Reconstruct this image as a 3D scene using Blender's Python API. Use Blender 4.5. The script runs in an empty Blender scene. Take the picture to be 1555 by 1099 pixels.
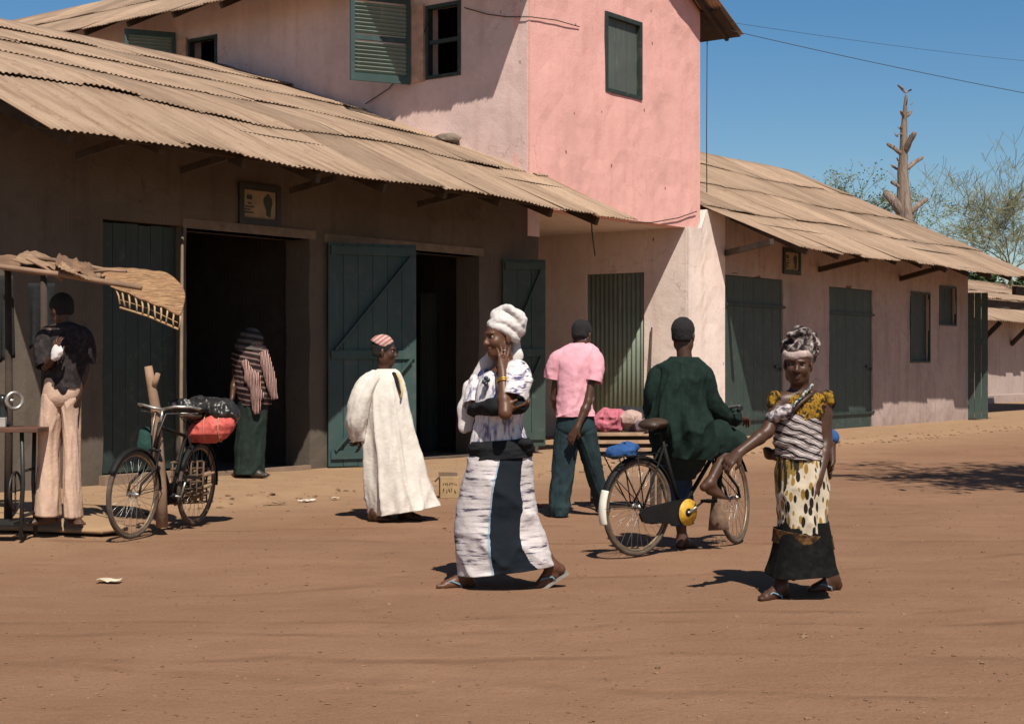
import bpy, bmesh, math, random
import numpy as np
from mathutils import Vector, Matrix, Euler, noise as mnoise
R = math.radians
random.seed(11)
SC = bpy.context.scene
COL = SC.collection
F_PX, CU, CV, CAMH = 2373.0, 777.5, 553.0, 1.37     # photograph: focal length in pixels, vanishing row, eye height
D1 = np.array([0.6, 0.8, 0.0])       # along the shop fronts
NV = np.array([0.8, -0.6, 0.0])      # out of the shop fronts, towards the street

def W(a, n, z):
    return Vector((0.6*a + 0.8*n, 0.8*a - 0.6*n, z))
def PX(u, v, Y):
    return np.array([(u-CU)*Y/F_PX, Y, CAMH + (CV-v)*Y/F_PX])
def on_n(u, v, n):
    kx = (u-CU)/F_PX; Y = n/(0.8*kx-0.6); p = PX(u, v, Y)
    return 0.6*p[0]+0.8*p[1], p[2]            # a, z
def on_a(u, v, a):
    kx = (u-CU)/F_PX; Y = a/(0.6*kx+0.8); p = PX(u, v, Y)
    return 0.8*p[0]-0.6*p[1], p[2]            # n, z

# ---------------------------------------------------------------- objects
def link(o, parent=None):
    COL.objects.link(o)
    if parent is not None: o.parent = parent
    return o
def tag(o, label, cat, group=None, kind=None):
    if label: o['label'] = label
    if cat: o['category'] = cat
    if group: o['group'] = group
    if kind: o['kind'] = kind
    return o
def thing(name, label, cat, loc=(0, 0, 0), rotz=0.0, group=None):
    o = bpy.data.objects.new(name, None); o.empty_display_size = 0.2
    o.location = loc; o.rotation_euler = (0, 0, rotz); link(o)
    return tag(o, label, cat, group)
def mesh_obj(name, verts, faces, mat, parent=None, smooth=False, loc=None):
    me = bpy.data.meshes.new(name)
    me.from_pydata([tuple(map(float, v)) for v in verts], [], [tuple(map(int, f)) for f in faces])
    if smooth:
        me.polygons.foreach_set('use_smooth', np.ones(len(me.polygons), dtype=bool))
    me.update()
    if mat is not None: me.materials.append(mat)
    o = bpy.data.objects.new(name, me)
    if loc is not None: o.location = loc
    return link(o, parent)
def np_mesh_obj(name, V, Q, mat, parent=None, smooth=True, loc=None):
    me = bpy.data.meshes.new(name)
    V = np.asarray(V, dtype=np.float32); Q = np.asarray(Q, dtype=np.int32)
    me.vertices.add(len(V)); me.vertices.foreach_set('co', V.ravel())
    k = Q.shape[1]
    me.loops.add(Q.size); me.loops.foreach_set('vertex_index', Q.ravel())
    me.polygons.add(len(Q))
    me.polygons.foreach_set('loop_start', np.arange(0, Q.size, k, dtype=np.int32))
    me.polygons.foreach_set('loop_total', np.full(len(Q), k, dtype=np.int32))
    if smooth: me.polygons.foreach_set('use_smooth', np.ones(len(Q), dtype=bool))
    me.update(calc_edges=True); me.validate()
    if mat is not None: me.materials.append(mat)
    o = bpy.data.objects.new(name, me)
    if loc is not None: o.location = loc
    return link(o, parent)

class MB:
    """collects shapes into one mesh"""
    def __init__(s): s.v = []; s.f = []
    def add(s, vs, fs):
        b = len(s.v); s.v += [tuple(map(float, p)) for p in vs]; s.f += [tuple(b+i for i in f) for f in fs]
    def hexa(s, c):   # 8 corners: bottom ring 0-3 ccw, top ring 4-7
        s.add(c, [(3, 2, 1, 0), (4, 5, 6, 7), (0, 1, 5, 4), (1, 2, 6, 5), (2, 3, 7, 6), (3, 0, 4, 7)])
    def wbox(s, a0, a1, n0, n1, z0, z1):   # box in street axes
        s.hexa([W(a0, n0, z0), W(a0, n1, z0), W(a1, n1, z0), W(a1, n0, z0),
                W(a0, n0, z1), W(a0, n1, z1), W(a1, n1, z1), W(a1, n0, z1)][::1])
    def box(s, x0, x1, y0, y1, z0, z1):
        s.hexa([(x0, y0, z0), (x1, y0, z0), (x1, y1, z0), (x0, y1, z0), (x0, y0, z1), (x1, y0, z1), (x1, y1, z1), (x0, y1, z1)])
    def frame_box(s, o, ex, ey, ez, x0, x1, y0, y1, z0, z1):
        o, ex, ey, ez = [np.asarray(q, float) for q in (o, ex, ey, ez)]
        P = lambda x, y, z: o+ex*x+ey*y+ez*z
        s.hexa([P(x0, y0, z0), P(x1, y0, z0), P(x1, y1, z0), P(x0, y1, z0), P(x0, y0, z1), P(x1, y0, z1), P(x1, y1, z1), P(x0, y1, z1)])
    def bar(s, p, q, w, h=None, up=(0, 0, 1)):
        h = h or w; p = np.asarray(p, float); q = np.asarray(q, float); d = q-p; L = np.linalg.norm(d); d = d/L
        up = np.asarray(up, float); x = np.cross(d, up)
        if np.linalg.norm(x) < 1e-4: x = np.cross(d, (1, 0, 0))
        x /= np.linalg.norm(x); y = np.cross(x, d)
        s.frame_box(p, x, d, y, -w/2, w/2, 0, L, -h/2, h/2)
    def tube(s, pts, r, n=8, cap=True, closed=False):
        pts = [np.asarray(p, float) for p in pts]; m = len(pts)
        rs = r if hasattr(r, '__len__') else [r]*m
        b = len(s.v); ref = None; T = []
        for i in range(m):
            if closed: t = pts[(i+1) % m]-pts[i-1]
            else: t = pts[min(i+1, m-1)]-pts[max(i-1, 0)]
            t = t/(np.linalg.norm(t)+1e-9); T.append(t)
        t0 = T[0]; ref = np.cross(t0, (0, 0, 1))
        if np.linalg.norm(ref) < 1e-3: ref = np.cross(t0, (1, 0, 0))
        ref /= np.linalg.norm(ref)
        for i in range(m):
            t = T[i]; ref = ref-t*np.dot(ref, t); ref /= (np.linalg.norm(ref)+1e-9); e2 = np.cross(t, ref)
            for k in range(n):
                an = 2*math.pi*k/n
                s.v.append(tuple(pts[i]+rs[i]*(math.cos(an)*ref+math.sin(an)*e2)))
        for i in range(m if closed else m-1):
            j = (i+1) % m
            for k in range(n):
                k2 = (k+1) % n
                s.f.append((b+i*n+k, b+i*n+k2, b+j*n+k2, b+j*n+k))
        if cap and not closed:
            s.f.append(tuple(b+k for k in range(n))[::-1]); s.f.append(tuple(b+(m-1)*n+k for k in range(n)))
    def ring(s, c, ax, R_, r, N=48, n=8, e1=None):
        c = np.asarray(c, float); ax = np.asarray(ax, float); ax = ax/np.linalg.norm(ax)
        u = np.cross(ax, (0, 0, 1)) if e1 is None else np.asarray(e1, float)
        u = u/np.linalg.norm(u); w = np.cross(ax, u)
        s.tube([c+R_*(math.cos(t)*u+math.sin(t)*w) for t in np.linspace(0, 2*math.pi, N, endpoint=False)], r, n, closed=True)
    def disc(s, c, ax, r, h, n=24):
        c = np.asarray(c, float); ax = np.asarray(ax, float); ax = ax/np.linalg.norm(ax)
        s.tube([c-ax*h/2, c+ax*h/2], r, n)
    def build(s, name, mat, parent=None, smooth=False, loc=None):
        return mesh_obj(name, s.v, s.f, mat, parent, smooth, loc)
def bevel(o, w=0.004, seg=2):
    m = o.modifiers.new('bevel', 'BEVEL'); m.width = w; m.segments = seg; m.limit_method = 'ANGLE'; m.angle_limit = R(40)
    return o
def ico(mb, c, r, sub=1, jitter=0.0, scale=(1, 1, 1)):
    bm = bmesh.new(); bmesh.ops.create_icosphere(bm, subdivisions=sub, radius=1.0)
    vs = []
    for v in bm.verts:
        k = r*(1+random.uniform(-jitter, jitter)); vs.append((c[0]+v.co.x*k*scale[0], c[1]+v.co.y*k*scale[1], c[2]+v.co.z*k*scale[2]))
    fs = [[v.index for v in f.verts] for f in bm.faces]; mb.add(vs, fs); bm.free()

# ---------------------------------------------------------------- materials
class NT:
    def __init__(s, name):
        s.m = bpy.data.materials.new(name); s.m.use_nodes = True; s.t = s.m.node_tree; s.n = s.t.nodes
        s.bsdf = s.n['Principled BSDF']; s._co = None
    def new(s, typ, **kw):
        nd = s.n.new(typ)
        for k, v in kw.items(): setattr(nd, k, v)
        return nd
    def link(s, a, b): s.t.links.new(a, b)
    def co(s, kind='Object'):
        if s._co is None: s._co = s.new('ShaderNodeTexCoord')
        return s._co.outputs[kind]
    def mapping(s, scale=(1, 1, 1), rot=(0, 0, 0), loc=(0, 0, 0), kind='Object', vec=None):
        m = s.new('ShaderNodeMapping'); m.inputs['Scale'].default_value = scale; m.inputs['Rotation'].default_value = rot
        m.inputs['Location'].default_value = loc
        s.link(vec if vec is not None else s.co(kind), m.inputs['Vector']); return m.outputs[0]
    def noise(s, scale, detail=4, rough=0.55, vec=None, dist=0.0):
        n = s.new('ShaderNodeTexNoise'); n.inputs['Scale'].default_value = scale; n.inputs['Detail'].default_value = detail
        n.inputs['Roughness'].default_value = rough; n.inputs['Distortion'].default_value = dist
        s.link(vec if vec is not None else s.co(), n.inputs['Vector']); return n.outputs['Fac']
    def voro(s, scale, vec=None, feature='F1', out='Distance'):
        n = s.new('ShaderNodeTexVoronoi', feature=feature); n.inputs['Scale'].default_value = scale
        s.link(vec if vec is not None else s.co(), n.inputs['Vector']); return n.outputs[out]
    def wave(s, scale, direction='X', dist=0.0, dscale=1.0, vec=None, profile='SIN', detail=2):
        n = s.new('ShaderNodeTexWave', wave_type='BANDS', bands_direction=direction, wave_profile=profile)
        n.inputs['Scale'].default_value = scale; n.inputs['Distortion'].default_value = dist
        n.inputs['Detail'].default_value = detail; n.inputs['Detail Scale'].default_value = dscale
        s.link(vec if vec is not None else s.co(), n.inputs['Vector']); return n.outputs['Fac']
    def ramp(s, fac, stops, interp='LINEAR'):
        r = s.new('ShaderNodeValToRGB'); r.color_ramp.interpolation = interp
        el = r.color_ramp.elements
        while len(el) < len(stops): el.new(0.5)
        for e, (p, c) in zip(el, stops):
            e.position = p; e.color = (*c, 1) if hasattr(c, '__len__') else (c, c, c, 1)
        s.link(fac, r.inputs['Fac']); return r.outputs['Color']
    def math(s, op, a, b=None, clamp=False):
        m = s.new('ShaderNodeMath', operation=op, use_clamp=clamp)
        for sock, val in ((m.inputs[0], a), (m.inputs[1], b)):
            if val is None: continue
            if hasattr(val, 'is_linked'): s.link(val, sock)
            else: sock.default_value = val
        return m.outputs[0]
    def sep(s, vec=None):
        n = s.new('ShaderNodeSeparateXYZ'); s.link(vec if vec is not None else s.co(), n.inputs[0]); return n.outputs
    def base(s, c):
        if hasattr(c, 'is_linked'): s.link(c, s.bsdf.inputs['Base Color'])
        else: s.bsdf.inputs['Base Color'].default_value = (*c, 1)
    def rough(s, r):
        if hasattr(r, 'is_linked'): s.link(r, s.bsdf.inputs['Roughness'])
        else: s.bsdf.inputs['Roughness'].default_value = r
    def bump(s, h, strength=0.4, dist=0.01, normal=None):
        b = s.new('ShaderNodeBump'); b.inputs['Strength'].default_value = strength; b.inputs['Distance'].default_value = dist
        s.link(h, b.inputs['Height'])
        if normal is not None: s.link(normal, b.inputs['Normal'])
        s.link(b.outputs[0], s.bsdf.inputs['Normal']); return b.outputs[0]
    def mixc(s, fac, a, b, mode='MIX'):
        m = s.new('ShaderNodeMix', data_type='RGBA', blend_type=mode)
        i = m.inputs
        for sock, val in ((i[0], fac), (i[6], a), (i[7], b)):
            if hasattr(val, 'is_linked'): s.link(val, sock)
            elif hasattr(val, '__len__'): sock.default_value = (*val, 1)
            else: sock.default_value = val
        return m.outputs[2]

def m_plain(name, c, rough=0.7, var=0.25, scale=6, bump=0.2, bscale=40, metal=0.0, spec=None):
    t = NT(name); nz = t.noise(scale, 5)
    lo = tuple(x*(1-var) for x in c); hi = tuple(min(1, x*(1+var)) for x in c)
    t.base(t.ramp(nz, [(0.3, lo), (0.7, hi)])); t.rough(rough); t.bsdf.inputs['Metallic'].default_value = metal
    if spec is not None: t.bsdf.inputs['Specular IOR Level'].default_value = spec
    if bump: t.bump(t.noise(bscale, 4), bump, 0.004)
    return t.m
def m_cloth(name, c, var=0.18, weave=500, rough=0.9, fold=14):
    t = NT(name); nz = t.noise(fold, 5)
    lo = tuple(x*(1-var) for x in c); hi = tuple(min(1, x*(1+var)) for x in c)
    t.base(t.ramp(nz, [(0.3, lo), (0.7, hi)])); t.rough(rough)
    t.bsdf.inputs['Specular IOR Level'].default_value = 0.15
    b = t.math('ADD', t.math('MULTIPLY', t.noise(fold*2.2, 3), 1.0), t.math('MULTIPLY', t.noise(weave, 1), 0.12))
    t.bump(b, 0.55, 0.008)
    return t.m
# ---------------------------------------------------------------- figures: signed distance fields turned into meshes
def _n(v):
    v = np.asarray(v, float); return v/(np.linalg.norm(v)+1e-12)
class SDF:
    def __init__(s, lo, hi, vox):
        s.lo = np.asarray(lo, np.float64); s.vox = vox
        s.dim = np.ceil((np.asarray(hi)-s.lo)/vox).astype(int)+1
        s.F = np.full(s.dim, 1.0, np.float32)
    def _win(s, lo, hi):
        i0 = np.maximum(np.floor((lo-s.lo)/s.vox).astype(int), 0); i1 = np.minimum(np.ceil((hi-s.lo)/s.vox).astype(int)+1, s.dim)
        if np.any(i1 <= i0): return None
        ax = [(s.lo[k]+s.vox*np.arange(i0[k], i1[k])).astype(np.float32) for k in range(3)]
        return tuple(slice(i0[k], i1[k]) for k in range(3)), ax
    def _grid(s, lo, hi):
        w = s._win(np.asarray(lo), np.asarray(hi))
        if w is None: return None
        sl, ax = w
        X = ax[0][:, None, None]; Y = ax[1][None, :, None]; Z = ax[2][None, None, :]
        return sl, X, Y, Z
    def _comb(s, sl, d, k, op):
        a = s.F[sl]
        if op == 'sub':
            d = -d
            if k > 0:
                h = np.maximum(k-np.abs(a-d), 0)/k; s.F[sl] = np.maximum(a, d)+h*h*k*0.25
            else: s.F[sl] = np.maximum(a, d)
        else:
            if k > 0:
                h = np.maximum(k-np.abs(a-d), 0)/k; s.F[sl] = np.minimum(a, d)-h*h*k*0.25
            else: s.F[sl] = np.minimum(a, d)
    def rc(s, p, q, r0, r1=None, k=0.0, sq=None, op='add'):
        """round cone; sq=(direction, factor) squashes its section along a direction"""
        r1 = r0 if r1 is None else r1
        p = np.asarray(p, float); q = np.asarray(q, float); pad = max(r0, r1)*(max(1, sq[1]) if sq else 1)+k+3*s.vox
        g = s._grid(np.minimum(p, q)-pad, np.maximum(p, q)+pad)
        if g is None: return s
        sl, X, Y, Z = g
        x = X-p[0]; y = Y-p[1]; z = Z-p[2]; d = q-p; sc = 1.0
        if sq:
            w = _n(sq[0]); f = 1.0/sq[1]; t = (x*w[0]+y*w[1]+z*w[2])*np.float32(f-1)
            x = x+t*w[0]; y = y+t*w[1]; z = z+t*w[2]; d = d+w*np.dot(d, w)*(f-1); sc = min(1.0, sq[1])
        L2 = float(np.dot(d, d))+1e-12
        h = np.clip((x*d[0]+y*d[1]+z*d[2])/L2, 0, 1).astype(np.float32)
        dist = np.sqrt((x-h*d[0])**2+(y-h*d[1])**2+(z-h*d[2])**2)-(r0+(r1-r0)*h)
        s._comb(sl, (dist*sc).astype(np.float32), k, op); return s
    def chain(s, pts, rs, k=0.0, sq=None, op='add'):
        for i in range(len(pts)-1): s.rc(pts[i], pts[i+1], rs[i], rs[i+1], k, sq, op)
        return s
    def ell(s, c, rad, axes=None, k=0.0, op='add'):
        c = np.asarray(c, float); rad = np.asarray(rad, float); pad = rad.max()+k+3*s.vox
        g = s._grid(c-pad, c+pad)
        if g is None: return s
        sl, X, Y, Z = g
        x = X-c[0]; y = Y-c[1]; z = Z-c[2]
        A = np.eye(3) if axes is None else np.asarray(axes, float)
        u = [(x*A[i][0]+y*A[i][1]+z*A[i][2])/rad[i] for i in range(3)]
        k0 = np.sqrt(u[0]**2+u[1]**2+u[2]**2)+1e-6
        k1 = np.sqrt((u[0]/rad[0])**2+(u[1]/rad[1])**2+(u[2]/rad[2])**2)+1e-6
        s._comb(sl, (k0*(k0-1)/k1).astype(np.float32), k, op); return s
    def cut(s, c, nrm, k=0.0):
        """keeps the side the normal points away from"""
        c = np.asarray(c, float); nrm = _n(nrm)
        sl, X, Y, Z = s._grid(s.lo, s.lo+s.vox*s.dim)
        d = ((X-c[0])*nrm[0]+(Y-c[1])*nrm[1]+(Z-c[2])*nrm[2]).astype(np.float32)
        a = s.F
        if k > 0:
            h = np.maximum(k-np.abs(a-d), 0)/k; s.F = np.maximum(a, d)+h*h*k*0.25
        else: s.F = np.maximum(a, d)
        return s
    def disp(s, fn, band=0.06):
        """moves the surface by fn(X,Y,Z) near it"""
        idx = np.nonzero(np.abs(s.F) < band)
        P = [(s.lo[k]+s.vox*idx[k]) for k in range(3)]
        s.F[idx] += fn(P[0], P[1], P[2]).astype(np.float32); return s
    def mesh(s):
        F = s.F; S = F < 0; nx, ny, nz = F.shape
        cnt = np.zeros((nx-1, ny-1, nz-1), np.uint8)
        for dx in (0, 1):
            for dy in (0, 1):
                for dz in (0, 1): cnt += S[dx:nx-1+dx, dy:ny-1+dy, dz:nz-1+dz]
        act = (cnt > 0) & (cnt < 8); I = np.argwhere(act)
        if len(I) == 0: return np.zeros((0, 3)), np.zeros((0, 4), int)
        ids = np.full(act.shape, -1, np.int32); ids[act] = np.arange(len(I))
        acc = np.zeros((len(I), 3)); num = np.zeros(len(I))
        C = [(a, b, c) for a in (0, 1) for b in (0, 1) for c in (0, 1)]
        val = {c: F[I[:, 0]+c[0], I[:, 1]+c[1], I[:, 2]+c[2]] for c in C}
        for c in C:
            for ax in range(3):
                if c[ax] == 0:
                    e = list(c); e[ax] = 1; v0 = val[c]; v1 = val[tuple(e)]
                    m = (v0 < 0) != (v1 < 0); t = np.where(m, v0/(v0-v1+1e-12), 0)
                    p = np.tile(np.array(c, float), (len(I), 1)); p[:, ax] += t
                    acc[m] += p[m]; num[m] += 1
        V = s.lo+s.vox*(I+acc/num[:, None])
        Q = []
        for ax in range(3):
            b, c = (ax+1) % 3, (ax+2) % 3
            sl0 = [slice(None)]*3; sl1 = [slice(None)]*3
            sl0[ax] = slice(0, -1); sl1[ax] = slice(1, None)
            A = S[tuple(sl0)]; B = S[tuple(sl1)]
            for flip, m in ((False, A & ~B), (True, ~A & B)):
                E = np.argwhere(m); E = E[(E[:, b] > 0) & (E[:, c] > 0) & (E[:, b] < F.shape[b]-1) & (E[:, c] < F.shape[c]-1)]
                if len(E) == 0: continue
                def cell(db, dc):
                    T = E.copy(); T[:, b] += db; T[:, c] += dc; return ids[T[:, 0], T[:, 1], T[:, 2]]
                q = np.stack([cell(-1, -1), cell(0, -1), cell(0, 0), cell(-1, 0)], 1)
                Q.append(q[:, ::-1] if flip else q)
        Q = np.concatenate(Q); return V, Q
    def obj(s, name, mat, parent=None, loc=None):
        V, Q = s.mesh(); return np_mesh_obj(name, V, Q, mat, parent, True, loc)

def vnoise(x, y, z, seed=0):
    """smooth value noise, vectorised, -1..1"""
    xi = np.floor(x).astype(np.int64); yi = np.floor(y).astype(np.int64); zi = np.floor(z).astype(np.int64)
    xf = x-xi; yf = y-yi; zf = z-zi
    f = lambda t: t*t*(3-2*t)
    u, v, w = f(xf), f(yf), f(zf)
    def h(i, j, k):
        n = (i*374761393+j*668265263+k*2147483647+seed*1274126177) & 0xFFFFFFFF
        n = ((n ^ (n >> 13))*1274126177) & 0xFFFFFFFF
        return ((n ^ (n >> 16)) & 0xFFFF)/32767.5-1
    L = lambda a, b, t: a+(b-a)*t
    return L(L(L(h(xi, yi, zi), h(xi+1, yi, zi), u), L(h(xi, yi+1, zi), h(xi+1, yi+1, zi), u), v),
             L(L(h(xi, yi, zi+1), h(xi+1, yi, zi+1), u), L(h(xi, yi+1, zi+1), h(xi+1, yi+1, zi+1), u), v), w)
def folds(amp, fx, fy, fz, seed=0, ridge=True):
    """cloth folds: stretched noise turned into soft ridges"""
    def fn(x, y, z):
        a = vnoise(x*fx, y*fy, z*fz, seed)
        if ridge: a = 1-2*np.abs(a)
        b = vnoise(x*fx*2.1, y*fy*2.1, z*fz*2.1, seed+7)
        return -amp*(a*0.75+0.35*b)
    return fn

# ---- body pieces; every function adds to the one SDF it is given
def head(S, c, f, u, sc=1.0, female=False, mouth=0.0):
    f = _n(f); u = _n(np.asarray(u, float)-f*np.dot(u, f)); sd = np.cross(u, f); A = [f, sd, u]
    P = lambda a, b, d: np.asarray(c)+sc*(f*a+sd*b+u*d)
    E = lambda p, r, k=0.02, op='add': S.ell(P(*p), [x*sc for x in r], A, k*sc, op)
    E((-0.014, 0, 0.032), (0.094, 0.074, 0.084), 0)
    E((0.026, 0, -0.040), (0.060, 0.058, 0.078), 0.03)
    E((0.050, 0, -0.098), (0.030, 0.030, 0.020), 0.035)
    for q in (1, -1):
        E((0.052, q*0.038, -0.030), (0.030, 0.024, 0.028), 0.02)
        E((0.094, q*0.031, 0.001), (0.017, 0.019, 0.012), 0.012, 'sub')
        E((-0.008, q*0.079, -0.012), (0.017, 0.008, 0.030), 0.008)
        E((0.0, q*0.055, -0.07), (0.03, 0.012, 0.03), 0.03)
    E((0.077, 0, 0.024), (0.016, 0.050, 0.011), 0.014)
    S.rc(P(0.080, 0, 0.006), P(0.102, 0, -0.032), 0.009*sc, 0.013*sc, 0.012*sc)
    for q in (1, -1): E((0.092, q*0.014, -0.036), (0.012, 0.009, 0.009), 0.008)
    E((0.084, 0, -0.063), (0.013, 0.025, 0.0075), 0.008)
    E((0.083, 0, -0.077), (0.012, 0.022, 0.0080), 0.007)
    E((0.094, 0, -0.070), (0.010, 0.022, 0.0018+mouth), 0.003, 'sub')
def eyes(c, f, u, parent, m_white, m_iris, sc=1.0):
    f = _n(f); u = _n(np.asarray(u, float)-f*np.dot(u, f)); sd = np.cross(u, f)
    for q in (1, -1):
        mb = MB(); p = np.asarray(c)+sc*(f*0.0672+sd*q*0.031+u*0.0005)
        ico(mb, p, 0.0118*sc, 3); o = mb.build('eye', m_white, parent, True)
        o.data.materials.append(m_iris)
        for pl in o.data.polygons:
            d = np.array(pl.center)-p
            if np.dot(_n(d), f) > 0.80: pl.material_index = 1
def hand(S, w, d, pn, curl=0.4, side=1, sc=1.0, spread=0.1, thumb=0.6, k=0.006):
    """w wrist, d direction of the fingers, pn normal out of the palm, side +1/-1 puts the thumb on +cross(d,pn)"""
    d = _n(d); pn = _n(np.asarray(pn, float)-d*np.dot(pn, d)); t = np.cross(d, pn)*side
    w = np.asarray(w, float)
    P = lambda a, b, c: w+sc*(d*a+t*b+pn*c)
    S.rc(P(-0.01, 0, 0), P(0.03, 0, 0), 0.024*sc, 0.028*sc, 0.02*sc, (pn, 0.62))
    for b0, b1 in ((0.010, 0.024), (-0.010, -0.026), (0, 0)):
        S.rc(P(0.02, b0, 0), P(0.080, b1, 0), 0.020*sc, 0.0150*sc, 0.014*sc, (pn, 0.72))
    for i, (b, L) in enumerate(((0.030, 0.074), (0.011, 0.084), (-0.009, 0.078), (-0.028, 0.062))):
        p = P(0.088-(0.006 if i == 3 else 0), b, 0); an = curl*(0.55+0.12*i); dirb = (b/0.03)*spread
        for j, fr in enumerate((0.46, 0.30, 0.24)):
            dd = _n(d*math.cos(an)+pn*math.sin(an)+t*dirb)
            q = p+dd*L*fr*sc; S.rc(p, q, (0.0092-0.0010*j)*sc, (0.0086-0.0010*j)*sc, k*0.6); p = q; an += curl*(0.95-0.1*j)
    p = P(0.018, 0.024, 0.004); q = P(0.046, 0.050, 0.012+0.012*thumb); r = P(0.078, 0.054-0.01*thumb, 0.018+0.030*thumb)
    S.rc(p, q, 0.0145*sc, 0.0112*sc, k*1.5); S.rc(q, r, 0.0112*sc, 0.0085*sc, k)
def foot(S, ankle, toe_dir, heel_lift=0.0, sc=1.0, toes=True):
    """bare foot under an ankle point; heel_lift is the pitch angle of a foot pushing off"""
    d = _n((toe_dir[0], toe_dir[1], 0)); sd = np.cross((0, 0, 1), d); up = np.array((0, 0, 1.0))
    a = np.asarray(ankle, float); ch, sh = math.cos(heel_lift), math.sin(heel_lift)
    d2 = d*ch-up*sh; u2 = up*ch+d*sh
    P = lambda x, y, z: a+sc*(d2*x+sd*y+u2*z)
    H = -0.075
    S.rc(P(-0.035, 0, H+0.030), P(0.0, 0, 0.0), 0.032*sc, 0.038*sc, 0.03*sc)
    S.rc(P(0.0, 0, -0.012), P(0.13, 0.004, H+0.024), 0.036*sc, 0.022*sc, 0.03*sc)
    S.rc(P(0.02, 0, H+0.022), P(0.125, 0.018, H+0.020), 0.026*sc, 0.022*sc, 0.02*sc)
    S.rc(P(0.02, 0, H+0.022), P(0.115, -0.022, H+0.018), 0.026*sc, 0.019*sc, 0.02*sc)
    if toes:
        base = a+sc*(d2*0.135+u2*(H+0.016))
        for i, (y, L, r) in enumerate(((0.026, 0.050, 0.0135), (0.007, 0.044, 0.0100), (-0.008, 0.038, 0.0095), (-0.021, 0.031, 0.009), (-0.033, 0.024, 0.0088))):
            p0 = base+sd*y*sc+d2*(-0.01-0.3*(0.05-L))*sc
            td = _n(d2*1.0+up*(0.35*sh)) if heel_lift > 0.1 else d2
            S.rc(p0, p0+td*L*sc, r*1.05*sc, r*sc, 0.006)
def limb(S, pts, rs, k=0.02): S.chain(pts, rs, k)
# ---------------------------------------------------------------- camera, sky, sun
cam = bpy.data.cameras.new('camera'); cam_o = bpy.data.objects.new('camera', cam); COL.objects.link(cam_o)
cam.sensor_width = 36; cam.lens = 36*F_PX/1555.0; cam.shift_y = 3.5/1555.0
cam.clip_start = 0.1; cam.clip_end = 3000
cam_o.location = (0, 0, CAMH); cam_o.rotation_euler = (R(90), 0, 0)
SC.camera = cam_o
EL = R(54.3); SH = _n(0.785*NV-0.62*D1); SUN = np.array([SH[0]*math.cos(EL), SH[1]*math.cos(EL), math.sin(EL)])
w = bpy.data.worlds.new('World'); SC.world = w; w.use_nodes = True
sky = w.node_tree.nodes.new('ShaderNodeTexSky'); sky.sky_type = 'NISHITA'; sky.sun_disc = False
sky.sun_elevation = EL; sky.sun_rotation = math.atan2(SH[0], SH[1])
sky.air_density = 1.0; sky.dust_density = 0.9; sky.ozone_density = 1.5; sky.altitude = 300
hs = w.node_tree.nodes.new('ShaderNodeHueSaturation'); hs.inputs['Saturation'].default_value = 1.38; hs.inputs['Value'].default_value = 1.15
wn = w.node_tree.nodes; tcw = wn.new('ShaderNodeTexCoord'); spw = wn.new('ShaderNodeSeparateXYZ'); mrw = wn.new('ShaderNodeMapRange')
w.node_tree.links.new(tcw.outputs['Generated'], spw.inputs[0]); w.node_tree.links.new(spw.outputs[2], mrw.inputs[0])
mrw.inputs[1].default_value = 0.22; mrw.inputs[2].default_value = 0.6; mrw.inputs[3].default_value = 1.5; mrw.inputs[4].default_value = 0.72
w.node_tree.links.new(mrw.outputs[0], hs.inputs['Value'])
w.node_tree.links.new(sky.outputs[0], hs.inputs['Color']); w.node_tree.links.new(hs.outputs[0], w.node_tree.nodes['Background'].inputs['Color'])
w.node_tree.nodes['Background'].inputs['Strength'].default_value = 0.054
sun = bpy.data.lights.new('sun', 'SUN'); sun.energy = 5.0; sun.angle = R(0.5); sun.color = (1.0, 0.93, 0.82)
sun_o = bpy.data.objects.new('sun', sun); COL.objects.link(sun_o)
sun_o.rotation_euler = Vector(SUN).to_track_quat('Z', 'Y').to_euler()
vs = SC.view_settings; vs.view_transform = 'Standard'; vs.look = 'None'; vs.gamma = 1; vs.exposure = 0.22; vs.use_curve_mapping = False
SC.cycles.max_bounces = 6; SC.cycles.diffuse_bounces = 2; SC.cycles.use_denoising = True

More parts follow.
